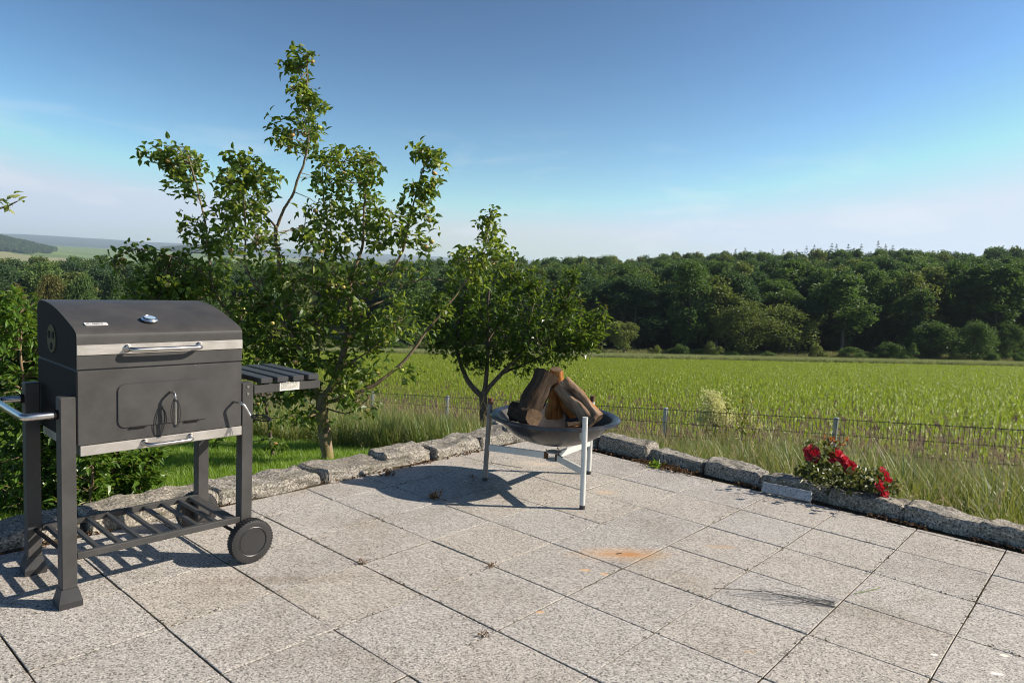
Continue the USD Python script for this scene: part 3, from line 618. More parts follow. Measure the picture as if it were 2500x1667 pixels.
def log(label, p0, p1, outline, seed, barkm, split_range=None, bend=0.0, roll=0.0, crack=None):
    """outline: (angle deg, radius) pairs round the axis; the sides between split_range angles are bare split wood."""
    p0, p1 = np.array(p0, float), np.array(p1, float)
    ax = p1 - p0; L = np.linalg.norm(ax); ax /= L
    a = np.cross([0, 0, 1.], ax); a /= np.linalg.norm(a); b = np.cross(ax, a)
    t = thing('log', label, 'log', p0)
    n, kz = 72, 34
    ang = np.linspace(0, 2 * math.pi, n, endpoint=False)
    oa = np.radians([o[0] for o in outline]); orr = np.array([o[1] for o in outline])
    rad = np.interp(ang, np.append(oa, oa[0] + 2 * math.pi), np.append(orr, orr[0]))
    V = []
    # local frame: z along the log
    for iz in range(kz):
        z = L * iz / (kz - 1)
        pts = np.stack([rad * np.cos(ang), rad * np.sin(ang), np.full(n, z)], 1)
        nz = fbm(pts * np.array([22, 22, 7]) + seed * 5, 4, seed) - .5
        rr = rad * (1 + .05 * math.sin(iz * .3 + seed)) + nz * .036 + (fbm(pts * np.array([60, 60, 16]) + seed, 2, seed) - .5) * .010 + (fbm(pts * np.array([8, 8, 3.]) + seed, 2, seed) - .5) * .03
        if crack is not None:
            ca, cw, cd = crack
            dz = z / L
            rr -= cd * np.exp(-((ang - ca - .25 * math.sin(dz * 5)) / cw) ** 2) * math.sin(math.pi * min(max((dz - .1) / .85, 0), 1)) ** .6
        pp = np.stack([rr * np.cos(ang), rr * np.sin(ang) + bend * math.sin(math.pi * z / L), np.full(n, z) + ((iz == 0) + (iz == kz - 1)) * (fbm(pts * 15, 2, seed) - .5) * .02], 1)
        V.append(pp)
    V = np.array(V)
    side = []; spl = []
    for iz in range(kz - 1):
        for k in range(n):
            q = (iz * n + k, iz * n + (k + 1) % n, (iz + 1) * n + (k + 1) % n, (iz + 1) * n + k)
            deg = math.degrees(ang[k] + math.pi / n)
            is_s = split_range is not None and split_range[0] <= deg <= split_range[1]
            (spl if is_s else side).extend([(q[0], q[1], q[2]), (q[0], q[2], q[3])])
    W = V.reshape(-1, 3)
    cr, sr = math.cos(roll), math.sin(roll)
    A2, B2 = a * cr + b * sr, -a * sr + b * cr
    def put(me_v): return me_v[:, :1] * A2 + me_v[:, 1:2] * B2 + me_v[:, 2:3] * ax
    def part(nm, faces, mt):
        f = np.array(faces); u, inv = np.unique(f, return_inverse=True)
        M = np.stack([A2, B2, ax], 0)
        q = usdkit.mesh(stage, numbered(pathof(t), nm), (W[u], inv.reshape(-1, 3)), mt, smooth=50)
        g = Gf.Matrix4d(1)
        for r_, vv in enumerate(M): g.SetRow(r_, Gf.Vec4d(*map(float, vv), 0.0))
        UsdGeom.Xformable(q).AddTransformOp().Set(g)
    part('bark', side, barkm)
    if spl: part('split_face', spl, wood_split)
    for iz, nm in ((0, 'end'), (kz - 1, 'end')):
        c = V[iz].mean(0); f = [(k, (k + 1) % n, n) for k in range(n)]
        ring = np.vstack([V[iz], c])
        q = usdkit.mesh(stage, numbered(pathof(t), 'cut_end'), (ring, np.array(f) if iz else np.array(f)[:, ::-1]), wood_end)
        g = Gf.Matrix4d(1)
        for r_, vv in enumerate((A2, B2, ax)): g.SetRow(r_, Gf.Vec4d(*map(float, vv), 0.0))
        UsdGeom.Xformable(q).AddTransformOp().Set(g)
    return t
def Z3(x, y, Y): return at_depth(1100 + x * 500 / 1782, 850 + y * 440 / 1568, Y)
log('dark barked split log leaning from the left side of the fire bowl', Z3(640, 640, 4.02), Z3(838, 225, 4.13), [(0, .060), (60, .066), (120, .066), (180, .066), (225, .060), (270, .044), (315, .044), (340, .052)], 3, bark_dark, (228, 330), roll=0.0)
log('light brown bark covered log with a dark crack leaning from the right', Z3(1262, 640, 4.05), Z3(980, 300, 4.14), [(0, .074), (45, .076), (80, .066), (110, .050), (150, .058), (225, .066), (270, .068), (315, .072)], 8, bark_tan, (84, 150), roll=-0.12, crack=(.58, .20, .036))
log('orange split log standing upright behind the two leaning logs', Z3(900, 600, 4.28), Z3(922, 185, 4.20), [(0, .050), (60, .050), (120, .045), (180, .038), (240, .034), (300, .04)], 13, bark_dark, (100, 350), roll=0.6)
log('shadowed log lying deep in the bowl behind the right leaning log', Z3(1080, 590, 4.26), Z3(960, 330, 4.20), [(0, .050), (90, .055), (180, .050), (270, .03)], 17, bark_dark, (190, 350), roll=1.0)
log('short dark log with a brown cut end lying at the left side of the bowl', Z3(560, 560, 4.12), Z3(722, 602, 3.93), [(0, .052), (90, .055), (180, .052), (270, .050)], 27, bark_dark)
log('short stub of log lying at the front rim of the bowl', Z3(1010, 668, 3.95), Z3(1120, 660, 3.98), [(0, .026), (90, .024), (180, .026), (270, .022)], 21, bark_dark, (200, 340))

# ---------------------------------------------------------------- fence of welded mesh between galvanised posts
galv = plain('galvanised_post', (0.33, 0.36, 0.39), rough=0.4, metal=0.7, wear=0.2)
wire = plain('fence_wire', (0.045, 0.055, 0.06), rough=0.45, metal=0.5)
fence = thing('mesh_fence', 'low grey welded wire mesh fence with galvanised posts along the field', 'fence')
def fence_ground(p): return float(terrain(p[0], p[1]))
for k, p in enumerate(FENCE):
    zt = p[2] + .64
    zb = fence_ground(p) - .1
    post = obj('post', cbox(-.025, .025, -.03, .03, zb, zt + .012, .003), galv, fence)
    T = np.eye(4); T[:3, 0], T[:3, 1] = fdir, fnor
    q = UsdGeom.Mesh(post); pts = np.array(q.GetPointsAttr().Get())
    lean = np.array([(.018, .0), (-.012, 0), (.0, .01), (.03, 0)][k % 4])
    off = (pts[:, 2:3] - zb) * lean[0]
    w = pts[:, :1] * fdir + pts[:, 1:2] * fnor + fdir * off + np.array([p[0], p[1], 0]) + pts[:, 2:3] * np.array([0, 0, 1])
    q.GetPointsAttr().Set(Vt.Vec3fArray.FromNumpy(w.astype(np.float32)))
    if k + 1 < len(FENCE):
        a = p + fnor * -.034; b = FENCE[k + 1] + fnor * -.034
        za, zb2 = p[2] + .63, FENCE[k + 1][2] + .63
        rails = []
        for r_ in range(5):
            z0, z1 = za - .2 * r_, zb2 - .2 * r_
            for s in ((-.004, .004) if r_ else (-.004, .004)):
                rails.append(tube([np.array([a[0], a[1], z0]) + fnor * s, np.array([b[0], b[1], z1]) + fnor * s], .0036, 4))
        obj('double_wire', cat_(rails), wire, fence)
        n = 49
        ws = []
        for i in range(1, n):
            t = i / n; q0 = a + (b - a) * t; zz = za + (zb2 - za) * t
            ws.append(tube([(q0[0], q0[1], zz + .012), (q0[0], q0[1], zz - .82)], .0032, 3, caps=False))
        obj('wire_mesh', cat_(ws), wire, fence)
# ---------------------------------------------------------------- foliage builders
def unit(a): return a / np.maximum(np.linalg.norm(a, axis=-1, keepdims=True), 1e-9)
def leaf_mesh(pos, dirs, nrm, ln, wd, curl=0.25, fold=0.3, fine=True):
    """Many pointed, folded, curling leaves in one mesh."""
    pos, d = np.asarray(pos, float), unit(np.asarray(dirs, float))
    n = unit(nrm - d * np.sum(nrm * d, -1, keepdims=True)); s = np.cross(d, n)
    N = len(pos)
    ln = np.broadcast_to(ln, N)[:, None]; wd = np.broadcast_to(wd, N)[:, None]
    curl = np.broadcast_to(curl, N)[:, None]
    def pt(t, w, h): return pos + d * ln * t + s * wd * w - n * ln * curl * t * t + n * wd * fold * h
    if fine:
        V = np.stack([pt(0, 0, 0), pt(.33, -.46, .9), pt(.33, 0, 0), pt(.33, .46, .9), pt(.70, -.36, .7), pt(.70, 0, 0), pt(.70, .36, .7), pt(1, 0, 0)], 1)
        f = np.array([(0, 1, 2), (0, 2, 3), (1, 4, 5), (1, 5, 2), (2, 5, 6), (2, 6, 3), (4, 7, 5), (5, 7, 6)])
    else:
        V = np.stack([pt(0, 0, 0), pt(.45, -.5, 1.), pt(1, 0, 0), pt(.45, .5, 1.)], 1)
        f = np.array([(0, 1, 2), (0, 2, 3)])
    k = V.shape[1]
    return V.reshape(-1, 3), (f[None] + (np.arange(N) * k)[:, None, None]).reshape(-1, 3)
def join(ms):
    v, f, o = [], [], 0
    for a, b in ms:
        v.append(a); f.append(np.asarray(b) + o); o += len(a)
    return np.vstack(v), np.vstack(f)
def rdir(r, n): return unit(r.normal(size=(n, 3)))
def crown_mesh(seed, H, R, base, lobes=18, per=230, size=.42, top=1.0, squash=1.0, cone=0.0):
    """Crown of leaf sprays on many uneven lobes round a hidden centre; gaps stay between the lobes."""
    r = np.random.default_rng(seed)
    c0 = (H + base) / 2; hz = (H - base) / 2
    ms = []
    for k in range(lobes):
        t = r.uniform(-1, 1); a = r.uniform(0, 2 * math.pi)
        ring = math.sqrt(max(1 - t * t, .05)) * (1 - cone * (t + 1) / 2)
        q = r.uniform(.35, .80) if k else 0
        c = np.array([R * ring * q * math.cos(a), R * ring * q * math.sin(a), c0 + hz * t * .86])
        lr = R * r.uniform(.24, .46) * (1 - .5 * cone * (t + 1) / 2)
        n = int(per * (lr / (R * .37)) ** 2)
        o = rdir(r, n); o[:, 2] = np.where(r.random(n) < .55, np.abs(o[:, 2]), o[:, 2]); 
        sh = lr * r.uniform(.55, 1.08, n)[:, None] * (0.8 + .45 * fbm(o * 2.2 + k * 9 + seed, 2, seed)[:, None])
        p = c + o * sh * np.array([1, 1, 1.1 * squash])
        d = unit(rdir(r, n) + o * .7 + np.array([0, 0, -.15])); nn = unit(o * .6 + rdir(r, n) * .8 + np.array([0, 0, .25]))
        s = size * r.uniform(.55, 1.25, n)
        ms.append(leaf_mesh(p - d * s[:, None] * .5, d, nn, s, s * .62, curl=.15, fold=.3, fine=False))
    return join(ms)
def spruce_mesh(seed, H, R):
    r = np.random.default_rng(seed); ms = []
    for z in np.arange(.12, .985, .024):
        rr = R * (1 - z) ** .9 * r.uniform(.75, 1.2) + .08
        nb = max(4, int(9 * (1 - z) + 8))
        for k in range(nb):
            a = r.uniform(0, 2 * math.pi); L = rr * r.uniform(.6, 1.1)
            t = np.linspace(.15, 1, 6)
            p = np.stack([np.cos(a) * L * t, np.sin(a) * L * t, H * z - .38 * L * t + .14 * L * t * t], 1)
            d = np.tile([math.cos(a), math.sin(a), -.35], (6, 1)) + r.normal(0, .35, (6, 3))
            ms.append(leaf_mesh(p, d, np.tile([0, 0, 1.], (6, 1)) + r.normal(0, .3, (6, 3)), .60 * r.uniform(.6, 1.2, 6) * (.35 + .65 * (1 - z)), .40 * (.35 + .65 * (1 - z)), .3, .1, fine=False))
    n = 14
    ms.append(leaf_mesh(np.stack([0 * np.ones(n), 0 * np.ones(n), np.linspace(H * .93, H, n)], 1), r.normal(0, 1, (n, 3)) + [0, 0, .5], r.normal(0, 1, (n, 3)), .35, .14, .1, .1, fine=False))
    return join(ms)
def trunk_mesh(seed, H, base, R, rad, fork=True):
    r = np.random.default_rng(seed)
    zs = np.linspace(-.6, H * .82, 7)
    p = np.stack([np.cumsum(r.normal(0, .05, 7)) * R * .2, np.cumsum(r.normal(0, .05, 7)) * R * .2, zs], 1)
    ms = [tube(p, rad * np.linspace(1.1, .2, 7), 7)]
    if fork:
        for k in range(6):
            t = r.uniform(.25, .8); q = p[0] * (1 - t) + p[-1] * t; q[2] = base * .8 + (H - base) * t * .6
            a = r.uniform(0, 6.28); L = R * r.uniform(.5, .8)
            ms.append(tube([q, q + [math.cos(a) * L * .5, math.sin(a) * L * .5, L * .35], q + [math.cos(a) * L, math.sin(a) * L, L * .8]], rad * np.array([.4, .25, .08]), 5))
    return cat_(ms)

# ---------------------------------------------------------------- the woods beyond the field
def wood_leaf(name, a, b, c): return leafmat(name, [(0.0, a), (0.5, b), (1.0, c)], trans=0.22, rough=0.55, spec=0.25)
dark_leaf = wood_leaf('beech_leaf', (0.030, 0.062, 0.028), (0.050, 0.094, 0.040), (0.076, 0.128, 0.050))
mid_leaf = wood_leaf('oak_leaf', (0.046, 0.086, 0.025), (0.076, 0.130, 0.036), (0.112, 0.175, 0.048))
olive_leaf = wood_leaf('willow_leaf', (0.088, 0.118, 0.034), (0.13, 0.162, 0.046), (0.175, 0.205, 0.062))
gold_leaf = wood_leaf('lime_leaf', (0.075, 0.078, 0.020), (0.11, 0.105, 0.028), (0.14, 0.13, 0.036))
needle = wood_leaf('spruce_needle', (0.018, 0.034, 0.020), (0.028, 0.046, 0.026), (0.038, 0.058, 0.030))
fbark = bark('wood_bark', (0.06, 0.05, 0.04), (0.15, 0.13, 0.105), 2.0, .3, .5)
pbark = bark('pale_bark', (0.14, 0.12, 0.10), (0.26, 0.23, 0.19), 2.0, .3, .5)
TREES = {}       # kind -> (first thing or None, crown mesh, crown material, trunk mesh, trunk material, height, radius)
def kind_(k, crown, cm, trunk, tm, H, R): TREES[k] = dict(root=None, crown=crown, cm=cm, trunk=trunk, tm=tm, H=H, R=R)
for i, (cm, H, R, base, lobes, per) in enumerate([(dark_leaf, 18, 4.6, 1.5, 34, 190), (mid_leaf, 17, 5.0, 1.5, 34, 190), (dark_leaf, 20, 4.0, 2.5, 34, 190), (mid_leaf, 19, 4.4, 5.0, 30, 200), (olive_leaf, 16, 4.5, 1.5, 34, 200)]):
    kind_(f'broad{i}', crown_mesh(100 + i, H, R, base, lobes, per, .62), cm, trunk_mesh(100 + i, H, base, R, .26), fbark if i % 2 else pbark, H, R)
for i in range(2): kind_(f'spruce{i}', spruce_mesh(120 + i, 21, 4.6 - .4 * i), needle, trunk_mesh(120 + i, 21, 3, 1, .22, False), fbark, 21, 3.2)
kind_('orchard', crown_mesh(131, 6, 2.6, 1.3, 20, 260, .30), olive_leaf, trunk_mesh(131, 6, 1.3, 2.6, .16), fbark, 6, 2.6)
kind_('round0', crown_mesh(132, 8, 4.2, .7, 28, 280, .36), olive_leaf, trunk_mesh(132, 8, .9, 4.2, .2), fbark, 8, 4.2)
kind_('round1', crown_mesh(133, 8, 4.0, .6, 26, 280, .38), mid_leaf, trunk_mesh(133, 8, .9, 4, .2), fbark, 8, 4.0)
kind_('gold', crown_mesh(134, 7, 3.6, .6, 26, 280, .34), gold_leaf, trunk_mesh(134, 7, .9, 3.5, .2), fbark, 7, 3.6)
kind_('bush0', crown_mesh(135, 3, 1.9, .1, 16, 200, .26), mid_leaf, trunk_mesh(135, 3, .4, 1.9, .06), fbark, 3, 1.9)
kind_('bush1', crown_mesh(136, 3, 1.9, .1, 16, 200, .26), olive_leaf, trunk_mesh(136, 3, .4, 1.9, .06), fbark, 3, 1.9)
kind_('cone', crown_mesh(137, 4, 1.4, .2, 18, 170, .24, cone=.85), mid_leaf, trunk_mesh(137, 4, .4, 1.4, .06), fbark, 4, 1.4)
def plant_tree(k, x, y, H, W, label, cat, name, group=None, yaw=0.0):
    t = TREES[k]; z = float(terrain(x, y)) - .1
    sc = (W / (2 * t['R']), W / (2 * t['R']), H / t['H'])
    if t['root'] is None:
        o = thing(name, label, cat, (x, y, z), yaw, sc, group)
        obj('crown', t['crown'], t['cm'], o); obj('trunk', t['trunk'], t['tm'], o)
        t['root'] = o
    else:
        o = UsdGeom.Xform.Define(stage, numbered('/World', name))
        o.AddTranslateOp().Set(Gf.Vec3d(x, y, z)); o.AddRotateZOp().Set(float(yaw)); o.AddScaleOp().Set(Gf.Vec3f(*map(float, sc)))
        o = o.GetPrim()
        o.GetReferences().AddInternalReference(t['root'].GetPath()); o.SetInstanceable(True)
        tag(o, label, cat, group)
    return o
def edge_tree(k, x, ytop, wpx, Y, label, cat='tree', name='tree', group=None, yaw=0.0):
    """x, top and width as surveyed in the 2352-wide view, standing at depth Y."""
    p = P(x, ytop, Y); zb = float(terrain(p[0], Y))
    return plant_tree(k, float(p[0]), float(Y), max(p[2] - zb, .8), wpx * K / F_ * Y, label, cat, name, group, yaw)
SECTORS = [(0, 'beyond the left edge of the picture'), (120, 'left of the grill'), (330, 'over the left half of the grill lid'), (560, 'over the right half of the grill lid'), (800, 'behind the left half of the apple tree'), (1030, 'behind the right half of the apple tree'), (1230, 'behind the top of the plum tree'),
           (1400, 'above the left half of the fire bowl'), (1560, 'above the lone round tree'), (1740, 'above the low scrub left of the olive trees'), (1880, 'above the left olive rounded tree'), (2010, 'above the widest olive rounded tree'), (2130, 'above the left end of the roses'), (2240, 'above the small pointed tree'), (2350, 'above the spreading domed tree'), (2510, 'at the right end of the picture'), (1e9, 'beyond the right edge of the picture')]
rt_ = np.random.default_rng(77)
for a in [('orchard', 1437, 735, 96, 109, 'small round tree standing alone at the far field edge, above the fire bowl logs'),
          ('round0', 1712, 706, 150, 112, 'large olive green rounded tree at the field edge, left of a similar one'),
          ('round0', 1818, 712, 165, 114, 'widest olive rounded tree at the field edge, right of a similar one'),
          ('round1', 2140, 748, 135, 112, 'dark green spreading tree with a domed crown at the field edge'),
          ('round1', 2240, 748, 100, 110, 'dark green bushy tree at the field edge beside the spreading domed one'),
          ('round1', 2318, 750, 80, 112, 'dark green bushy tree at the right end of the field edge'),
          ('cone', 2100, 786, 46, 107, 'small pointed green tree in front of the spreading domed tree'),
          ('round1', 1925, 762, 70, 120, 'slender green tree behind the field edge, right of the olive rounded trees'),
          ('round1', 2040, 790, 80, 109, 'low dark bushy tree at the field edge, left of the small pointed tree'),
          ('round1', 1960, 800, 70, 108, 'low green bushy tree beside the widest olive rounded tree'),
          ('gold', 117, 643, 72, 112, 'yellowish rounded tree seen over the left end of the grill lid'),
          ('gold', 40, 664, 60, 108, 'olive yellow rounded tree at the far left above the leafy shrub'),
          ('round1', 195, 648, 80, 114, 'green rounded tree over the middle of the grill lid'),
          ('round1', 262, 640, 80, 120, 'feathery green tree over the right half of the grill lid'),
          ('round1', 335, 660, 80, 122, 'green rounded tree behind the left branches of the apple tree'),
          ('round1', 430, 690, 90, 116, 'dark rounded tree behind the lower left of the apple tree'),
          ('round0', 540, 700, 90, 116, 'olive tree behind the middle of the apple tree'),
          ('round1', 900, 690, 90, 118, 'green tree at the field edge seen between apple tree and plum tree')]:
    edge_tree(*a[:5], a[5], 'tree', 'field_edge_tree', yaw=float(rt_.uniform(0, 360)))
for k, (x, yt, w) in enumerate([(1505, 795, 34), (1560, 790, 50), (1600, 800, 44), (1640, 788, 50), (1680, 806, 40), (1765, 806, 40), (1880, 795, 50), (2000, 808, 40), (2075, 812, 36), (2200, 806, 44), (2280, 806, 40), (2345, 806, 40),
                                (1345, 800, 60), (1290, 795, 60), (1230, 792, 60), (1170, 796, 60), (1110, 792, 60), (1040, 790, 60), (980, 780, 70), (900, 785, 70), (820, 780, 70), (740, 780, 70), (660, 780, 70), (580, 780, 70), (500, 780, 70)]):
    edge_tree('bush0' if k % 3 else 'bush1', x, yt, w, 106.5 + (k * 7 % 5) * .5, ('low green' if k % 3 else 'low olive') + ' field edge shrub ' + next(t for lim, t in SECTORS if x * K < lim), 'shrub', 'scrub_shrub', ('green' if k % 3 else 'olive') + ' field edge shrubs ' + next(t for lim, t in SECTORS if x * K < lim), yaw=float(rt_.uniform(0, 360)))
# skyline spruces
for x, yt in [(1545, 583), (1570, 588), (1600, 584), (1660, 583), (1690, 577), (1712, 575), (1745, 580), (1775, 578), (1800, 577), (1830, 578), (1853, 571), (1871, 567), (1885, 574), (1911, 563), (1922, 566), (1949, 565), (1962, 574), (1979, 566), (2018, 558), (2035, 566), (2051, 567), (1895, 580), (2000, 582), (480, 590), (930, 588), (945, 592)]:
    edge_tree('spruce0' if x % 2 else 'spruce1', x, yt - 6, 52, 288 + x % 9, 'dark pointed spruce on the skyline ' + next(t for lim, t in SECTORS if x * K < lim), 'spruce', 'spruce_tree', 'spruces on the skyline ' + next(t for lim, t in SECTORS if x * K < lim), yaw=float(rt_.uniform(0, 360)))
# the wood itself
spots = []
for d in np.arange(122, 312, 6.6):
    n = int(1.62 * d / 6.4)
    for k in range(n):
        az = -.81 + 1.62 * (k + rt_.uniform(.1, .9)) / n; dd_ = d + rt_.uniform(-2.5, 2.5)
        if dd_ * math.cos(az) < 117: continue
        if az < -.16 and dd_ < 178 + 12 * math.sin(az * 20): continue
        spots.append((dd_, az))
spots.sort()
kinds = ['broad0', 'broad1', 'broad2', 'broad3', 'broad4']
klab = ['dark dense {band} tree', 'bushy mid green {band} tree', 'tall dark narrow {band} tree', 'tall mid green {band} tree', 'olive loose {band} tree']
rest = []
cnt = 0
for dd_, az in spots:
    x, y = dd_ * math.sin(az), dd_ * math.cos(az)
    zb = float(terrain(x, y)); topmax = EYE + dd_ * float(sky_elev(np.array(az)))
    k = int(rt_.choice(5, p=[.27, .27, .17, .17, .12]))
    if dd_ > 262: H = topmax + rt_.uniform(-2.2, .9) - zb
    else:
        H = rt_.uniform(11.5, 19.5) * (0.8 if dd_ < 140 else 1)
        H = min(H, topmax - rt_.uniform(1.0, 3.5) - zb)
    H = max(H, 5); W = rt_.uniform(7, 11.5)
    if cnt < 250:
        u = IMW / 2 + F_ * math.tan(az)
        sec = next(t for lim, t in SECTORS if u < lim)
        band = 'front rank wood' if dd_ < 140 else 'second rank wood' if dd_ < 165 else 'middle slope wood' if dd_ < 195 else 'upper slope wood'
        lb = klab[k].format(band=band) + ' ' + sec
        plant_tree(kinds[k], x, y, H, W, lb, 'tree', 'wood_tree', 'trees of the wood: ' + lb, yaw=float(rt_.uniform(0, 360))); cnt += 1
    else: rest.append((x, y, zb - .1, rt_.uniform(0, 6.28), W, H, k))
rest = np.array(rest)
ks = rest[:, 6].astype(int)
HR = np.array([(TREES[k]['H'], TREES[k]['R']) for k in kinds])
scs = np.stack([rest[:, 4] / (2 * HR[ks, 1]), rest[:, 4] / (2 * HR[ks, 1]), rest[:, 5] / HR[ks, 0]], 1)
scatter('wood', [(TREES[k]['crown'], TREES[k]['cm']) for k in kinds], rest[:, :3], rest[:, 3], scs, ks, label='dense broadleaf wood rising behind the field to the skyline', cat='wood')
# far wooded hill in the haze on the left
az_ = np.radians(rt_.uniform(-44, -14, 60000)); d_ = rt_.uniform(2500, 5200, 60000); a_ = np.degrees(az_)
v_ = np.exp(-((a_ + 37) / 4.4) ** 2 - ((d_ - 3150) / 460) ** 2) + .8 * np.exp(-((a_ + 23.5) / 3.4) ** 2 - ((d_ - 4150) / 420) ** 2)
v_ = v_ + (fbm(np.stack([a_ * .9, d_ / 260, 0 * a_], -1), 3, 8) - .5) * .5
pts = np.stack([d_ * np.sin(az_), d_ * np.cos(az_)], 1)[v_ > .42][:6500]
pts = np.array(pts); pz = terrain(pts[:, 0], pts[:, 1])
fw_crown = crown_mesh(150, 18, 9, 1, 9, 26, 4.5)
scatter('far_wood', [(fw_crown, dark_leaf)], np.c_[pts, pz - 1], rt_.uniform(0, 6.28, len(pts)), rt_.uniform(.7, 1.3, len(pts)), np.zeros(len(pts), int), label='far wooded hill fading blue in the haze on the left', cat='far wood')
# haze: one closed box of thin air round everything below the sky
hz = usdkit.material(stage, '/World/Looks/haze', {'v': ('principled_volume', {'color': (0.70, 0.84, 1.0), 'density': 0.00009, 'anisotropy': 0.2})}, [], volume='v.volume')
hb = usdkit.mesh(stage, '/World/haze', trimesh.creation.box(bounds=[[-21000, -21000, -60], [21000, 21000, 420]]), hz)
tag(hb, kind='stuff')
# ---------------------------------------------------------------- the apple tree behind the terrace
apple_leaf = leafmat('apple_leaf', [(0.0, (0.036, 0.074, 0.014)), (0.4, (0.062, 0.112, 0.020)), (0.65, (0.115, 0.17, 0.032)), (0.82, (0.24, 0.27, 0.065)), (0.93, (0.36, 0.38, 0.16)), (1.0, (0.12, 0.18, 0.035))], trans=0.38, rough=0.42, spec=0.38, tcol=(0.34, 0.44, 0.05))
apple_bark = bark('apple_bark', (0.10, 0.075, 0.052), (0.25, 0.19, 0.13), 22.0, .35, .7, moss=(0.20, 0.18, 0.05))
apple_skin = mat('apple_skin', {'o': ('object_info', {}), 'g': ('geometry', {}), 'n': ('noise_texture', {'scale': 16.0, 'detail': 3.0}), 'a': ('math', {'math_type': 'multiply_add', 'value2': 0.6, 'value3': -0.1}), 's': ('math', {'math_type': 'add'}),
                                'r': ('rgb_ramp', {'ramp': [(0.2, (0.28, 0.36, 0.05)), (0.85, (0.38, 0.38, 0.08)), (1.0, (0.42, 0.26, 0.09))]}), 'p': ('principled_bsdf', {'roughness': 0.35})},
                 [('g.position', 'n.vector'), ('n.fac', 'a.value1'), ('a.value', 's.value1'), ('o.random', 's.value2'), ('s.value', 'r.fac'), ('r.color', 'p.base_color')], 'p.BSDF')
ra = np.random.default_rng(2024)
Y0 = 6.4
def poly(pts, Y, dy=0.0):
    """Branch surveyed in the 2352-wide view; dy is how far its tip leans away in depth."""
    n = len(pts); q = [P(x, y, Y + dy * (k / max(n - 1, 1)) ** 1.2) for k, (x, y) in enumerate(pts)]
    return chaikin(q, 2)
def limb(name, pts, r0, r1, parent, mt, n=9, seed=0, wob=0.006):
    q = pts.copy()
    q[1:-1] += (np.stack([fbm(q[1:-1] * 9 + seed + 7 * c, 2, seed + c) for c in range(3)], -1) - .5) * wob * 2
    t = np.linspace(0, 1, len(q))
    rad = r0 * (1 - t) + r1 * t
    rad = rad * (1 + .16 * (fbm(q * 14 + seed, 2, seed) - .5) * 2)
    return obj(name, tube(q, rad, n), mt, parent, smooth=60)
tree = thing('apple_tree', 'big apple tree with upright leafy leaders and green apples behind the border stones', 'tree')
tz = float(terrain(*P(752, 1055, Y0)[:2]))
base = P(755, 1060, Y0); root = base.copy(); root[2] = tz - .15
trunk_pts = chaikin([root, base * .5 + root * .5, base, P(745, 990, Y0), P(738, 945, Y0), P(741, 905, Y0)], 2)
limb('trunk', trunk_pts, .062, .050, tree, apple_bark, 12, 1)
BR = [  # (points in the 2352-wide view, lean in depth, start radius, tip radius)
    ([(738, 930), (716, 870), (690, 812), (668, 760), (655, 690), (643, 610), (633, 545), (632, 520)], -.15, .044, .020),
    ([(633, 530), (645, 492), (668, 458), (686, 412), (698, 372), (706, 345), (711, 290), (709, 230), (705, 170), (704, 125)], -.25, .020, .005),
    ([(632, 520), (612, 498), (590, 485), (570, 470), (545, 470)], .15, .014, .005),
    ([(690, 812), (610, 760), (540, 735), (500, 690), (483, 640), (479, 575), (471, 510), (459, 450), (443, 395), (428, 335)], .45, .024, .006),
    ([(483, 640), (440, 605), (400, 590), (350, 575), (300, 570), (258, 600)], -.2, .012, .004),
    ([(741, 915), (765, 885), (780, 845), (795, 790), (802, 735), (802, 680), (805, 630)], .25, .046, .030),
    ([(805, 630), (790, 600), (770, 560), (750, 500), (742, 440), (740, 380)], .5, .018, .005),
    ([(805, 635), (822, 600), (835, 560), (836, 500), (838, 440), (848, 400), (862, 362)], .1, .022, .006),
    ([(802, 700), (830, 690), (860, 668), (890, 640), (912, 605), (930, 560), (940, 510), (952, 460), (968, 400), (985, 355)], -.15, .022, .006),
    ([(802, 735), (850, 700), (890, 690), (930, 650), (985, 640), (1030, 645)], .3, .016, .005),
    ([(745, 925), (800, 912), (855, 888), (905, 850), (945, 812), (985, 752), (1020, 712), (1060, 660), (1090, 620), (1112, 570), (1128, 505)], .5, .026, .005),
    ([(738, 925), (712, 905), (690, 890), (650, 880), (610, 885)], -.2, .022, .006),
    ([(742, 940), (715, 955), (690, 968), (672, 972)], -.3, .018, .008),
    ([(745, 935), (775, 945), (800, 950), (832, 930), (845, 910)], -.2, .012, .004),
    ([(668, 760), (640, 740), (610, 700), (580, 650), (560, 600), (565, 540), (560, 450), (562, 380)], -.35, .018, .005),
    ([(780, 845), (830, 820), (870, 790), (900, 745)], -.3, .014, .004),
    ([(716, 870), (740, 800), (720, 700), (715, 620), (725, 560), (700, 520)], -.4, .016, .004)]
bp = []
for k, (pts, dy, r0, r1) in enumerate(BR):
    q = poly(pts, Y0 + ra.uniform(-.05, .05), dy)
    limb('branch', q, r0 * .74, r1 * .8, tree, apple_bark, 8, 10 + k, .012)
    bp.append(q[1:])
bp = np.vstack(bp)
def uv(X):
    d = np.atleast_2d(X) - CAM; z = d @ fw
    return np.stack([IMW / 2 + F_ * (d @ rt) / z, IMH / 2 - F_ * (d @ up) / z], 1) / K
bpuv = uv(bp)
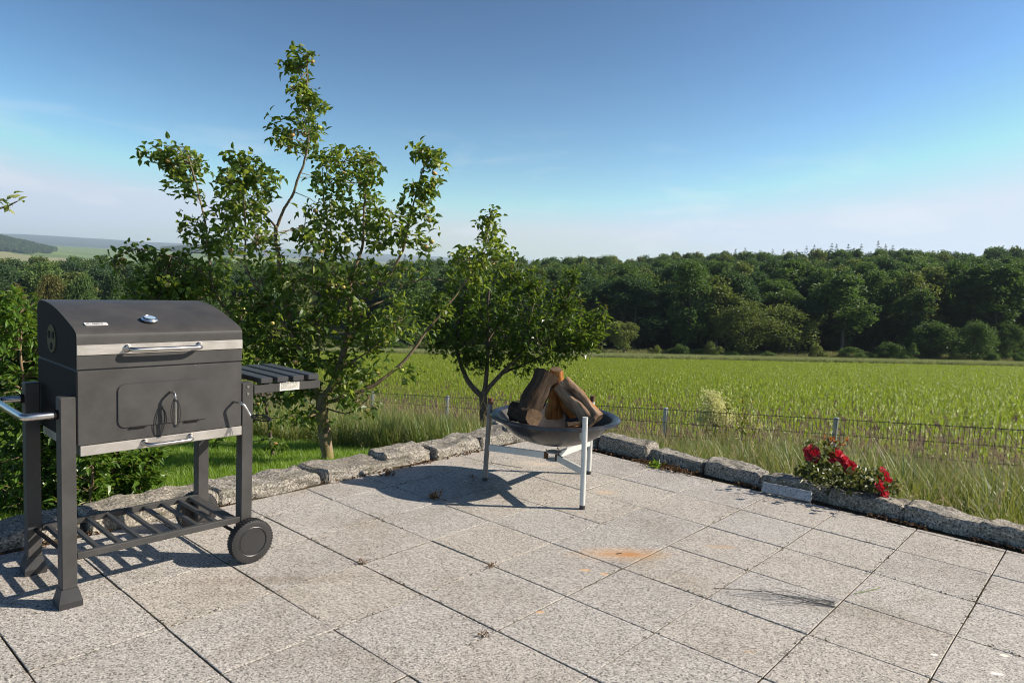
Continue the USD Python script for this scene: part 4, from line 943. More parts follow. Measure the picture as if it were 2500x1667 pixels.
CL = [(705, 130, 25, 14, 6), (660, 150, 18, 10, 4), (692, 180, 22, 38, 12), (735, 232, 22, 14, 7), (690, 230, 20, 24, 8), (695, 285, 28, 24, 9), (655, 300, 20, 22, 7), (720, 300, 16, 24, 6), (642, 330, 22, 14, 5), (682, 335, 24, 14, 5),
      (360, 362, 28, 18, 8), (400, 345, 28, 16, 7), (395, 382, 32, 24, 11), (445, 378, 24, 28, 9), (418, 418, 28, 28, 8), (442, 442, 20, 18, 5),
      (450, 520, 32, 26, 9), (470, 560, 34, 24, 10), (500, 555, 28, 18, 6), (560, 380, 36, 28, 13), (540, 420, 46, 28, 13), (602, 412, 38, 28, 11), (515, 460, 36, 32, 10), (570, 470, 46, 38, 14), (540, 522, 46, 42, 14), (610, 442, 26, 22, 6), (590, 560, 56, 38, 15),
      (265, 600, 20, 16, 5), (310, 576, 28, 18, 7), (372, 588, 28, 14, 6), (412, 590, 24, 14, 5), (345, 640, 44, 28, 10), (400, 640, 56, 32, 12), (452, 620, 46, 28, 10), (390, 682, 56, 20, 9),
      (745, 372, 24, 24, 8), (790, 372, 46, 28, 14), (840, 372, 34, 28, 11), (860, 405, 20, 24, 6), (760, 420, 38, 32, 11), (812, 420, 38, 28, 9), (830, 470, 46, 38, 12), (760, 482, 46, 36, 12), (722, 500, 28, 36, 8), (850, 520, 38, 32, 10), (800, 542, 56, 38, 14), (742, 560, 46, 36, 12), (690, 545, 24, 28, 6), (870, 560, 34, 32, 9),
      (970, 350, 24, 14, 6), (1005, 375, 28, 20, 9), (960, 430, 26, 26, 8), (990, 432, 18, 22, 5), (950, 480, 32, 22, 7), (985, 500, 18, 20, 4), (900, 500, 36, 22, 6), (930, 540, 34, 28, 8), (970, 560, 22, 22, 5),
      (500, 640, 56, 38, 13), (600, 640, 66, 46, 16), (700, 640, 56, 46, 15), (800, 640, 56, 46, 14), (880, 632, 38, 36, 9), (945, 620, 36, 26, 7), (560, 722, 66, 46, 15), (640, 760, 66, 56, 17), (740, 742, 66, 56, 15), (830, 722, 56, 46, 12), (905, 742, 46, 46, 9), (622, 830, 40, 24, 8), (870, 802, 36, 26, 7), (762, 830, 46, 38, 10), (830, 862, 46, 32, 9), (700, 900, 36, 26, 6), (780, 902, 42, 28, 8), (822, 922, 32, 32, 6), (690, 958, 28, 14, 5), (742, 962, 46, 22, 7), (642, 912, 28, 18, 4), (850, 940, 20, 16, 3),
      (1130, 500, 24, 14, 7), (1120, 542, 34, 24, 11), (1110, 590, 54, 28, 14), (1060, 600, 38, 26, 9), (1142, 600, 26, 24, 6), (1080, 640, 48, 24, 9), (1012, 720, 28, 22, 5), (980, 762, 28, 18, 4), (942, 852, 22, 14, 3), (1000, 692, 28, 22, 5)]
for _ in range(34):
    a, q = ra.uniform(0, 6.28), ra.random() ** .5
    CL.append((705 + 215 * q * math.cos(a), 740 + 165 * q * math.sin(a), 40, 32, 7))
for _ in range(16): CL.append((ra.uniform(300, 520), ra.uniform(640, 720), 40, 24, 5))
LP, LD, LN, LL = [], [], [], []
twigs, apples = [], []
for (cx, cy, rx, ry, n) in CL:
    dpix = np.hypot(bpuv[:, 0] - cx, bpuv[:, 1] - cy)
    b = bp[np.argmin(dpix)]
    yy = b[1] + ra.normal(0, .16); pxm = K / F_ * yy
    c = P(cx, cy, yy)
    if dpix.min() > 14: twigs.append(tube(chaikin([b, (b + c) / 2 + ra.normal(0, .03, 3), c], 2), [.0055, .0052, .005, .0048, .0044, .004, .0036, .0032, .003, .0028][:len(chaikin([b, c, c], 2))], 5) if False else tube(np.array([b, (b * 2 + c) / 3 + ra.normal(0, .02, 3), (b + 2 * c) / 3 + ra.normal(0, .02, 3), c]), [.006, .005, .004, .003], 5))
    for _ in range(int(n * (2.1 if cy < 335 else 2.5 if cy < 600 else 2.4))):
        o = ra.normal(0, .5, 3); o *= min(1, 1.0 / max(np.linalg.norm(o), 1e-6)) if np.linalg.norm(o) > 1 else 1
        s = c + rt * o[0] * rx * 1.14 * pxm + up * o[1] * ry * 1.14 * pxm + fw * o[2] * (rx + ry) * .85 * pxm
        k = ra.integers(3, 6)
        if ra.random() < .4:
            j = bp[np.argmin(((bp - s) ** 2).sum(1))] if ra.random() < .3 else c
            twigs.append(tube([j, (j + s) / 2 + ra.normal(0, .012, 3), s], [.0035, .0028, .002], 4))
        a0 = ra.uniform(0, 6.28)
        for q in range(k):
            a = a0 + q * 2.4 + ra.normal(0, .3); el = ra.normal(.05, .6)
            d = np.array([math.cos(a) * math.cos(el), math.sin(a) * math.cos(el), math.sin(el)])
            LP.append(s + ra.normal(0, .030, 3)); LD.append(d); LN.append(np.array([0, 0, 1.]) + ra.normal(0, .55, 3)); LL.append(ra.uniform(.042, .084))
        if ra.random() < .05: apples.append(s + ra.normal(0, .02, 3) + np.array([0, 0, -.045]))
LP, LD, LN, LL = map(np.array, (LP, LD, LN, LL))
obj('twigs', cat_(twigs), apple_bark, tree, smooth=True)
wd_ = LL * ra.uniform(.52, .74, len(LL)); cu_ = ra.uniform(.1, .75, len(LL)); fo_ = ra.uniform(.15, .45, len(LL))
# the leaves that show largest are pieces of their own, the rest one mass of leaves
def shows(p): return np.linalg.norm(p - CAM, axis=-1)
order = np.argsort(shows(LP) / LL)
big, small = order[:290], order[290:]
for k in big:
    v, f = leaf_mesh(LP[k:k + 1], LD[k:k + 1], LN[k:k + 1], LL[k:k + 1], wd_[k:k + 1], cu_[k:k + 1], fo_[k])
    obj('leaf', (v, f), apple_leaf, tree)
def foliage(parent, P_, D_, N_, L_, W_, C_, fo, mt, name='foliage', fine=True):
    v, f = leaf_mesh(P_, D_, N_, L_, W_, C_, fo, fine=fine)
    return tag(obj(name, (v, f), mt, parent), kind='stuff')
foliage(tree, LP[small], LD[small], LN[small], LL[small], wd_[small], cu_[small], .3, apple_leaf)
def apple_mesh(r):
    return lathe([(0, -.42 * r), (.25 * r, -.5 * r), (.62 * r, -.38 * r), (.9 * r, .02 * r), (.82 * r, .42 * r), (.5 * r, .60 * r), (.2 * r, .56 * r), (0, .44 * r)][::1], 14)
for q in apples:
    a = apple_mesh(ra.uniform(.021, .031)); a.apply_transform(trimesh.transformations.euler_matrix(ra.normal(0, .4), ra.normal(0, .4), 0)); a.apply_translation(q)
    obj('apple', a, apple_skin, tree, smooth=True)

# ---------------------------------------------------------------- plum tree behind the corner
plum_leaf = leafmat('plum_leaf', [(0.0, (0.042, 0.09, 0.014)), (0.4, (0.080, 0.145, 0.020)), (0.75, (0.14, 0.21, 0.03)), (0.95, (0.25, 0.30, 0.05)), (1.0, (0.30, 0.31, 0.08))], trans=0.40, rough=0.34, tcol=(0.20, 0.30, 0.025))
tip_leaf = leafmat('reddish_shoot_leaf', [(0.0, (0.30, 0.10, 0.04)), (1.0, (0.36, 0.22, 0.06))], trans=0.3)
plum_bark = bark('plum_bark', (0.055, 0.042, 0.034), (0.15, 0.115, 0.09), 26.0, .4, .6)
Y1 = 7.7
plum = thing('plum_tree', 'dense small fruit tree with forked dark trunk standing behind the fire bowl', 'tree')
pb = P(1114, 992, Y1); pr_ = pb.copy(); pr_[2] = float(terrain(pb[0], pb[1])) - .15
limb('trunk', chaikin([pr_, (pr_ + pb) / 2, pb, P(1112, 950, Y1), P(1109, 908, Y1)], 2), .055, .044, plum, plum_bark, 10, 60)
PB_ = [([(1109, 912), (1090, 895), (1072, 872), (1058, 838), (1048, 800), (1030, 770), (1000, 745)], .2, .036, .01), ([(1110, 912), (1116, 880), (1119, 840), (1122, 780), (1120, 700), (1125, 640)], 0, .032, .008),
       ([(1112, 908), (1128, 884), (1152, 858), (1195, 815), (1235, 765), (1280, 720), (1310, 680), (1318, 612)], -.2, .030, .005), ([(1152, 858), (1210, 835), (1280, 800), (1340, 770), (1385, 740)], .3, .018, .005),
       ([(1122, 780), (1160, 720), (1172, 650), (1170, 578)], .3, .014, .003), ([(1195, 815), (1215, 740), (1228, 690), (1240, 640)], .25, .013, .003), ([(1048, 800), (1060, 720), (1075, 650), (1090, 610)], .3, .014, .004), ([(1340, 770), (1380, 730), (1392, 700)], 0, .008, .003)]
pbp = []
for k, (pts, dy, r0, r1) in enumerate(PB_):
    q = poly(pts, Y1, dy); limb('branch', q, r0, r1, plum, plum_bark, 7, 80 + k); pbp.append(q)
pbp = np.vstack(pbp); pbuv = uv(pbp)
PC = [(1060, 760, 68, 74, 150), (1150, 740, 86, 86, 170), (1240, 750, 80, 76, 150), (1318, 765, 66, 54, 130), (1100, 825, 60, 36, 80), (1200, 825, 66, 40, 100), (1280, 815, 50, 26, 50), (1302, 690, 26, 56, 55), (1316, 640, 10, 28, 16), (1226, 668, 26, 46, 45), (1180, 650, 32, 48, 55), (1170, 596, 8, 22, 10),
      (1368, 755, 26, 36, 45), (990, 725, 38, 38, 55), (1005, 790, 36, 32, 45), (1100, 660, 50, 54, 60), (1060, 690, 40, 40, 36), (1386, 735, 10, 24, 12), (1345, 790, 40, 24, 40), (1140, 610, 30, 30, 26)]
A1, A2_, A3, A4 = [], [], [], []; tw = []; tips = []
for cx, cy, rx, ry, n in PC:
    yb = pbp[np.argmin(np.hypot(pbuv[:, 0] - cx, pbuv[:, 1] - cy))][1]
    pxm = K / F_ * yb; c = P(cx, cy, yb)
    for _ in range(n):
        o = ra.normal(0, 1, 3); o /= np.linalg.norm(o); o *= ra.uniform(.25, 1.05)
        s = c + rt * o[0] * rx * pxm + up * o[1] * ry * pxm + fw * o[2] * min(rx, ry) * 1.0 * pxm
        g = np.array([0, 0, .7]) + o[0] * rt * .6 + o[2] * fw * .5 + ra.normal(0, .35, 3); g /= np.linalg.norm(g)
        L_ = ra.uniform(.06, .20)
        if ra.random() < .5: tw.append(tube([s - g * L_ * .6, s + g * L_], [.0028, .0015], 3))
        for q in range(int(ra.integers(4, 8))):
            t = ra.uniform(-.5, 1)
            A1.append(s + g * L_ * t); A2_.append(g * .5 + ra.normal(0, .7, 3)); A3.append(np.array([0, 0, 1.]) + ra.normal(0, .4, 3)); A4.append(ra.uniform(.036, .072))
A1, A2_, A3, A4 = map(np.array, (A1, A2_, A3, A4))
obj('twigs', cat_(tw), plum_bark, plum)
foliage(plum, A1, A2_, A3, A4, A4 * .58, ra.uniform(.1, .4, len(A4)), .3, plum_leaf, fine=False)
B1, B2, B3, B4, shoots = [], [], [], [], []
for x, y, L_ in [(1170, 578, 60), (1318, 612, 70), (1240, 640, 45), (1176, 612, 30), (1392, 700, 34), (1300, 650, 40), (1272, 665, 30), (1150, 620, 26), (1215, 650, 40), (1020, 735, 28), (1365, 715, 34), (1335, 690, 40), (1190, 640, 40), (1385, 770, 40)]:
    yb = pbp[np.argmin(np.hypot(pbuv[:, 0] - x, pbuv[:, 1] - y))][1]
    a, b = P(x - 1, y + L_, yb), P(x, y, yb); shoots.append(tube([a, (a + b) / 2, b], [.004, .003, .0018], 4))
    for q in range(10): B1.append(b + (a - b) * ra.uniform(0, .22)); B2.append(ra.normal(0, .6, 3) + [0, 0, .7]); B3.append(ra.normal(0, 1, 3)); B4.append(ra.uniform(.022, .038))
    for t in np.linspace(.2, 1, int(L_ / 2.6)):
        A = b + (a - b) * t; dd = ra.normal(0, 1, 3); dd[2] = abs(dd[2]) * .4
        B1.append(A); B2.append(dd); B3.append([0, 0, 1.]); B4.append(ra.uniform(.03, .05))
obj('shoots', cat_(shoots), plum_bark, plum)
B1, B2, B3, B4 = map(np.array, (B1, B2, B3, B4))
redm = np.zeros(len(B4), bool); i0 = 0
red = [k for k in range(len(B4)) if B4[k] < .030]
grn = [k for k in range(len(B4)) if B4[k] >= .030]
foliage(plum, B1[red], B2[red], B3[red], B4[red], B4[red] * .5, .2, .3, tip_leaf, 'reddish_tips', fine=False)
foliage(plum, B1[grn], B2[grn], B3[grn], B4[grn], B4[grn] * .55, .2, .3, plum_leaf, 'shoot_leaves', fine=False)

# ---------------------------------------------------------------- thin young apple tree right of the grill leg
sap = thing('young_apple_tree', 'thin crooked young apple tree on the lawn below the grill side table', 'tree')
Y2 = 6.9
sp = chaikin([P(628, 1048, Y2), P(622, 1020, Y2), P(620, 985, Y2), P(614, 950, Y2), P(606, 918, Y2), P(590, 880, Y2), P(596, 820, Y2)], 2)
sp = np.vstack([[sp[0][0], sp[0][1], float(terrain(sp[0][0], sp[0][1])) - .1], sp])
limb('trunk', sp, .019, .010, sap, plum_bark, 8, 95)
S1, S2, S3, S4, stw = [], [], [], [], []
for cx, cy, rx, ry, n, ap in [(630, 1022, 26, 16, 14, 2), (590, 930, 30, 22, 12, 1), (640, 960, 26, 20, 9, 0), (570, 900, 26, 20, 10, 1), (520, 890, 30, 16, 8, 0), (600, 860, 40, 30, 14, 1), (500, 1015, 12, 14, 6, 0), (580, 960, 20, 14, 5, 0)]:
    c = P(cx, cy, Y2 - .05); j = sp[np.argmin(((sp - c) ** 2).sum(1))]
    stw.append(tube([j, (j + c) / 2 + ra.normal(0, .02, 3), c], [.005, .004, .0025], 5)); pxm = K / F_ * Y2
    for q in range(n * 3):
        o = ra.normal(0, .5, 3); S1.append(c + rt * o[0] * rx * pxm + up * o[1] * ry * pxm + fw * o[2] * rx * pxm)
        S2.append(ra.normal(0, 1, 3) + [0, 0, -.4]); S3.append([0, 0, 1.] + ra.normal(0, .4, 3)); S4.append(ra.uniform(.05, .08))
    for q in range(ap):
        a = apple_mesh(.026); a.apply_translation(c + ra.normal(0, .03, 3)); obj('apple', a, apple_skin, sap, smooth=True)
obj('twigs', cat_(stw), plum_bark, sap)
S1, S2, S3, S4 = map(np.array, (S1, S2, S3, S4))
foliage(sap, S1, S2, S3, S4, S4 * .52, ra.uniform(.1, .5, len(S4)), .3, apple_leaf)

# ---------------------------------------------------------------- leafy shrub left of and behind the grill
shrub_leaf = leafmat('shrub_leaf', [(0.0, (0.055, 0.115, 0.014)), (0.5, (0.095, 0.175, 0.022)), (0.85, (0.16, 0.25, 0.034)), (1.0, (0.24, 0.30, 0.06))], trans=0.34, rough=0.38, tcol=(0.24, 0.36, 0.03))
shrub_stem = bark('shrub_stem', (0.14, 0.09, 0.055), (0.27, 0.19, 0.12), 30, .3, .4)
shrub = thing('leafy_shrub', 'bright green leafy shrub with many stems behind and left of the grill', 'shrub')
SB = []
for k, (x0, x1, yt) in enumerate([(20, 10, 690), (60, 45, 720), (95, 84, 790), (-60, -70, 660), (-140, -150, 680), (150, 135, 800), (200, 195, 860), (235, 240, 900), (255, 290, 960), (290, 335, 1050), (110, 120, 850), (170, 160, 830), (-30, -20, 700), (40, 30, 740), (215, 260, 930)]):
    Yb = 4.15 + .5 * ra.random() + (x0 < 0) * .2
    b = P(x0, 1150, Yb); b[2] = float(terrain(b[0], b[1])) - .05
    t = P(x1, yt, Yb + ra.normal(0, .12)); mid_ = (b + t) / 2 + ra.normal(0, .04, 3)
    q = chaikin([b, mid_, t], 3); SB.append(q); limb('stem', q, .011, .004, shrub, shrub_stem, 6, 200 + k, .012)
S1, S2, S3, S4 = [], [], [], []; stw = []
for q in SB:
    n = int(len(q) * 3.6 + 14)
    for _ in range(n * 2):
        t = ra.uniform(.06, 1) ** .8; p = q[min(int(t * len(q)), len(q) - 1)]
        a = ra.uniform(0, 6.28); g = np.array([math.cos(a), math.sin(a), ra.uniform(-.1, .8)]); g /= np.linalg.norm(g); L_ = ra.uniform(.05, .26) * (1.15 - .5 * t)
        if ra.random() < .5: stw.append(tube([p, p + g * L_], [.0026, .0014], 3))
        for w_ in range(int(ra.integers(4, 8))):
            S1.append(p + g * L_ * ra.uniform(.3, 1)); S2.append(g + ra.normal(0, .6, 3)); S3.append([0, 0, 1.] + ra.normal(0, .45, 3)); S4.append(ra.uniform(.038, .075))
S1, S2, S3, S4 = map(np.array, (S1, S2, S3, S4))
obj('twigs', cat_(stw), shrub_stem, shrub)
wd2 = S4 * ra.uniform(.34, .48, len(S4))
foliage(shrub, S1, S2, S3, S4, wd2, ra.uniform(.1, .5, len(S4)), .3, shrub_leaf)

# a twig of a tree that stands outside the left edge
out_ = thing('overhanging_apple_tree', 'apple tree outside the left edge whose leafy twig reaches into the sky', 'tree')
Y3 = 4.9
tb = P(-420, 1100, Y3); tb0 = tb.copy(); tb0[2] = float(terrain(tb[0], tb[1])) - .1
limb('trunk', chaikin([tb0, tb, P(-400, 800, Y3), P(-380, 560, Y3), P(-360, 380, Y3)], 2), .06, .03, out_, apple_bark, 9, 301)
tq = poly([(-392, 640), (-300, 560), (-180, 510), (-60, 492), (8, 478), (40, 462)], Y3)
limb('branch', tq, .02, .003, out_, apple_bark, 7, 302)
S1, S2, S3, S4 = [], [], [], []
for x, y in [(0, 455), (22, 455), (38, 452), (46, 460), (58, 459), (10, 478), (16, 484), (30, 470), (-30, 480), (-60, 500), (-100, 490), (-150, 500), (26, 447), (34, 446), (-200, 520), (-230, 500), (-260, 540)]:
    for w_ in range(1 if x > 0 else 5):
        S1.append(P(x - 6, y + 6, Y3) + ra.normal(0, .01, 3)); S2.append(rt * ra.uniform(.2, 1) + up * ra.normal(.1, .6) + fw * ra.normal(0, .5)); S3.append([0, 0, 1.] + ra.normal(0, .5, 3)); S4.append(ra.uniform(.05, .075))
foliage(out_, np.array(S1), np.array(S2), np.array(S3), np.array(S4), np.array(S4) * .5, .3, .3, apple_leaf)
# ---------------------------------------------------------------- ground cover: maize, grain strip, meadow, lawn
def blade_mesh(seed, n, spread, h, w, lean=.35, seg=3):
    r = np.random.default_rng(seed); V, Fc = [], []
    for k in range(n):
        b = np.array([r.normal(0, spread), r.normal(0, spread), 0.]); a = r.uniform(0, 6.28); H = h * r.uniform(.55, 1.15); l = lean * r.uniform(.2, 1.4)
        d = np.array([math.cos(a), math.sin(a), 0]); s = np.array([-d[1], d[0], 0]) * w * .5
        t = np.linspace(0, 1, seg + 1); o = len(V) * 0 + sum(len(x) for x in V)
        mid = b + np.outer(t * t * l * H, d) + np.outer(H * (t - .18 * l * t * t), [0, 0, 1.])
        ww = (1 - t ** 1.6)[:, None]
        pts = np.vstack([mid - s * ww, mid + s * ww]); V.append(pts); m_ = seg + 1
        for q in range(seg): Fc += [(o + q, o + m_ + q, o + m_ + q + 1), (o + q, o + m_ + q + 1, o + q + 1)]
    return np.vstack(V), np.array(Fc)
def maize_mesh(seed, h):
    r = np.random.default_rng(seed); ms = []
    a0 = r.uniform(0, 6.28)
    n = 7
    for k in range(n):
        a = a0 + (k % 2) * math.pi + r.normal(0, .35); z = h * (.06 + .085 * k); L = h * r.uniform(.65, 1.0) * (1 - .05 * k)
        d = np.array([math.cos(a), math.sin(a), 0]); s = np.array([-d[1], d[0], 0])
        t = np.linspace(0, 1, 6); w = L * .085 * np.sin(np.clip(t * 1.0 + .18, 0, 1) * math.pi) ** .7 * 1.15
        mid = np.outer(L * .55 * t ** 1.1, d) + np.outer(z + L * (.85 * t - .62 * t * t), [0, 0, 1.])
        V = np.vstack([mid - s * w[:, None] + [0, 0, .004], mid, mid + s * w[:, None] + [0, 0, .004]]); f = []
        for q in range(5):
            f += [(q, 6 + q, 7 + q), (q, 7 + q, q + 1), (6 + q, 12 + q, 13 + q), (6 + q, 13 + q, 7 + q)]
        ms.append((V, np.array(f)))
    return join(ms)
maize_leaf = leafmat('maize_leaf', [(0.0, (0.115, 0.175, 0.022)), (0.45, (0.175, 0.24, 0.028)), (0.85, (0.25, 0.30, 0.045)), (1.0, (0.34, 0.31, 0.09))], trans=0.40, rough=0.42, spec=0.4, tcol=(0.36, 0.48, 0.03))
rm = np.random.default_rng(31)
xs, ys = [], []
rowd = np.array([.86, .51]); rown = np.array([-.51, .86])
pp = rm.uniform([-62, 8], [88, 97.5], (420000, 2))
az = np.arctan2(pp[:, 0], pp[:, 1]); dd_ = np.hypot(pp[:, 0], pp[:, 1])
sfv = (np.c_[pp, 0 * pp[:, 0]] - FENCE[7]) @ fnor
u_ = IMW / 2 + F_ * np.tan(az)
patch = fbm(np.c_[pp * .22, 0 * pp[:, 0]], 3, 4)
keep = (sfv > .45) & (np.abs(az) < .72) & (u_ > 480) & (rm.random(len(pp)) < np.clip(.55 + (sfv - .3) * .12, .55, 1) * np.clip((patch - .20) * 3.6 + sfv * .05, .25, 1) * np.clip(1.1 - dd_ / 190, .5, 1))
pp, sfv, dd_ = pp[keep], sfv[keep], dd_[keep]
# drawn towards drill rows 0.45 m apart
k = np.round(pp @ rown / .45) * .45; pp = pp + (k - pp @ rown + rm.normal(0, .30, len(pp)))[:, None] * rown
hs = np.clip(.55 + sfv * .035, .55, 1.25) * rm.uniform(.65, 1.3, len(pp)) * np.clip(.7 + dd_ / 130, .7, 1.3)
scatter('maize_crop', [(maize_mesh(400 + i, .27), maize_leaf) for i in range(5)], np.c_[pp, terrain(pp[:, 0], pp[:, 1])], rm.uniform(0, 6.28, len(pp)), hs, rm.integers(0, 5, len(pp)),
        rm.normal(0, .10, (len(pp), 2)), label='field of young bright green maize plants beyond the fence', cat='crop')
grain_m = leafmat('grain_blade', [(0.0, (0.16, 0.21, 0.075)), (0.5, (0.25, 0.29, 0.125)), (1.0, (0.34, 0.35, 0.18))], trans=0.3, rough=0.6, tcol=(0.34, 0.38, 0.12))
gp = rm.uniform([-75, 97.6], [95, 105.6], (15000, 2))
scatter('grain_strip', [(blade_mesh(420 + i, 34, .15, .95, .035, .15, 2), grain_m) for i in range(3)], np.c_[gp, terrain(gp[:, 0], gp[:, 1])], rm.uniform(0, 6.28, len(gp)), rm.uniform(.9, 1.1, len(gp)), rm.integers(0, 3, len(gp)),
        label='pale strip of tall grain along the far edge of the maize', cat='crop')
rough_m = leafmat('rough_grass', [(0.0, (0.07, 0.10, 0.025)), (0.5, (0.14, 0.16, 0.05)), (1.0, (0.26, 0.24, 0.10))], trans=0.3, rough=0.6, tcol=(0.3, 0.32, 0.09))
gp = rm.uniform([-85, 105.6], [105, 116], (9000, 2))
scatter('rough_edge_grass', [(blade_mesh(430 + i, 26, .25, .62, .05, .3, 2), rough_m) for i in range(3)], np.c_[gp, terrain(gp[:, 0], gp[:, 1])], rm.uniform(0, 6.28, len(gp)), rm.uniform(.6, 1.3, len(gp)), rm.integers(0, 3, len(gp)),
        label='rough grass below the scrub at the edge of the wood', cat='grass')
# lawn
lawn_m = leafmat('lawn_blade', [(0.0, (0.095, 0.175, 0.014)), (0.5, (0.15, 0.245, 0.022)), (1.0, (0.23, 0.32, 0.038))], trans=0.42, rough=0.45, tcol=(0.24, 0.42, 0.02))
lp = rm.uniform([-6.5, 2.2], [1.6, 15.5], (60000, 2))
L3 = np.c_[lp, 0 * lp[:, 0]]
gi = (L3 - G0) @ GA / PA; gj = (L3 - G0) @ GB / PB
s_l = (-4.32 - gi) * PA; sfl = -((L3 - FENCE[7]) @ fnor)
azl = np.arctan2(lp[:, 0], lp[:, 1])
mk = (s_l > 0) & (sfl > 1.5) & (azl > -.72) & (rm.random(len(lp)) < np.clip(1.4 - np.hypot(*lp.T) / 18, .4, 1))
lp = lp[mk]
scatter('lawn', [(blade_mesh(440 + i, 22, .045, .060, .0042, .5, 3), lawn_m) for i in range(5)], np.c_[lp, terrain(lp[:, 0], lp[:, 1]) - .004], rm.uniform(0, 6.28, len(lp)), rm.uniform(.7, 1.35, len(lp)), rm.integers(0, 5, len(lp)),
        label='mown bright green lawn under the apple tree', cat='grass')
# tall meadow grass along the fence and behind the right border stones
mead_m = leafmat('meadow_blade', [(0.0, (0.045, 0.085, 0.012)), (0.45, (0.085, 0.148, 0.022)), (0.8, (0.15, 0.19, 0.038)), (1.0, (0.33, 0.30, 0.12))], trans=0.30, rough=0.5, tcol=(0.33, 0.36, 0.06))
mdark = leafmat('bank_herb', [(0.0, (0.028, 0.052, 0.012)), (0.5, (0.048, 0.078, 0.018)), (1.0, (0.10, 0.12, 0.03))], trans=0.28, rough=0.5, tcol=(0.15, 0.2, 0.03))
straw_m = leafmat('seed_grass', [(0.0, (0.40, 0.33, 0.17)), (0.6, (0.52, 0.44, 0.25)), (1.0, (0.33, 0.32, 0.12))], trans=0.30, rough=0.6, tcol=(0.6, 0.5, 0.26))
def seed_stalk(seed, h):
    r = np.random.default_rng(seed); a = r.uniform(0, 6.28); l = h * r.uniform(.15, .5)
    t = np.linspace(0, 1, 7); p = np.stack([math.cos(a) * l * t ** 2, math.sin(a) * l * t ** 2, h * (t - .22 * (l / h) * t * t)], 1)
    st = tube(p, np.linspace(.0016, .0008, 7), 3)
    n = 26; tt = r.uniform(.78, 1.0, n); q = np.stack([np.interp(tt, t, p[:, c]) for c in range(3)], 1)
    v, f = leaf_mesh(q, r.normal(0, .5, (n, 3)) + (p[-1] - p[-2]) * 20, r.normal(0, 1, (n, 3)), r.uniform(.012, .026, n), .005, .2, .2, fine=False)
    return join([(np.array(st.vertices), np.array(st.faces)), (v, f)])
def herb(seed, h, n=60, sz=.05):
    r = np.random.default_rng(seed); p = np.stack([r.normal(0, h * .28, n), r.normal(0, h * .28, n), h * r.uniform(.02, 1, n) ** .8], 1)
    return leaf_mesh(p, r.normal(0, 1, (n, 3)) + [0, 0, .2], r.normal(0, .5, (n, 3)) + [0, 0, 1.], sz * r.uniform(.5, 1.2, n), sz * .5, .3, .3, fine=False)
mp = rm.uniform([-4.6, 2.6], [7.5, 16], (60000, 2))
M3 = np.c_[mp, 0 * mp[:, 0]]
gi = (M3 - G0) @ GA / PA; gj = (M3 - G0) @ GB / PB
sfm = -((M3 - FENCE[7]) @ fnor)
s_m = np.maximum((-4.4 - gi) * PA, (gj - 8.05) * PB)
right = gj > 8.05
ok = (s_m > 0) & (sfm > -.55) & (np.abs(np.arctan2(mp[:, 0], mp[:, 1])) < .74)
pr = np.where(right, np.clip(.95 - .0 * sfm, 0, 1), np.clip(1.25 - sfm / 1.5, 0, 1))
pr = pr * np.clip(1.25 - np.hypot(*mp.T) / 22, .4, 1)
ok &= rm.random(len(mp)) < pr * .66
mp, sfm, s_m, right = mp[ok], sfm[ok], s_m[ok], right[ok]
typ = rm.random(len(mp)); leftbank = ~right
idx = np.where(typ < .44, rm.integers(0, 4, len(mp)), np.where(typ < .68, rm.integers(4, 8, len(mp)), rm.integers(8, 11, len(mp))))
idx = np.where(leftbank & (typ < .55), rm.integers(8, 11, len(mp)), idx)
near_ = np.clip(.40 + .45 * s_m, .40, 1.0)
sc = rm.uniform(.5, 1.15, len(mp)) * near_ * np.where(leftbank, .55, np.where(mp[:, 0] < 2.6, .68, .92))
sc = np.where((idx >= 8) & right, sc * .75, sc)
scatter('meadow_grass', [(blade_mesh(450 + i, 20, .06, .58, .013, .55, 4), mead_m) for i in range(4)] + [(seed_stalk(460 + i, .85), straw_m) for i in range(4)] + [(herb(470 + i, .42), mdark) for i in range(3)],
        np.c_[mp, terrain(mp[:, 0], mp[:, 1]) - .01], rm.uniform(0, 6.28, len(mp)), sc, idx, rm.normal(0, .12, (len(mp), 2)), label='tall half dry meadow grass and herbs along the wire fence', cat='grass')
# a few seed heads hanging over the right border stones
n = 130
ti = rm.uniform(-2.2, 5.2, n); tp = np.array([grid(a, 8.05 + b) for a, b in zip(ti, rm.uniform(.0, 1.0, n))])
scatter('overhanging_seed_grass', [(seed_stalk(480 + i, .42), straw_m) for i in range(5)], np.c_[tp[:, :2], terrain(tp[:, 0], tp[:, 1])], rm.uniform(0, 6.28, n), rm.uniform(.5, 1.05, n), rm.integers(0, 5, n), rm.normal(0, .3, (n, 2)),
        label='straw coloured seed grasses leaning over the right border stones', cat='grass')

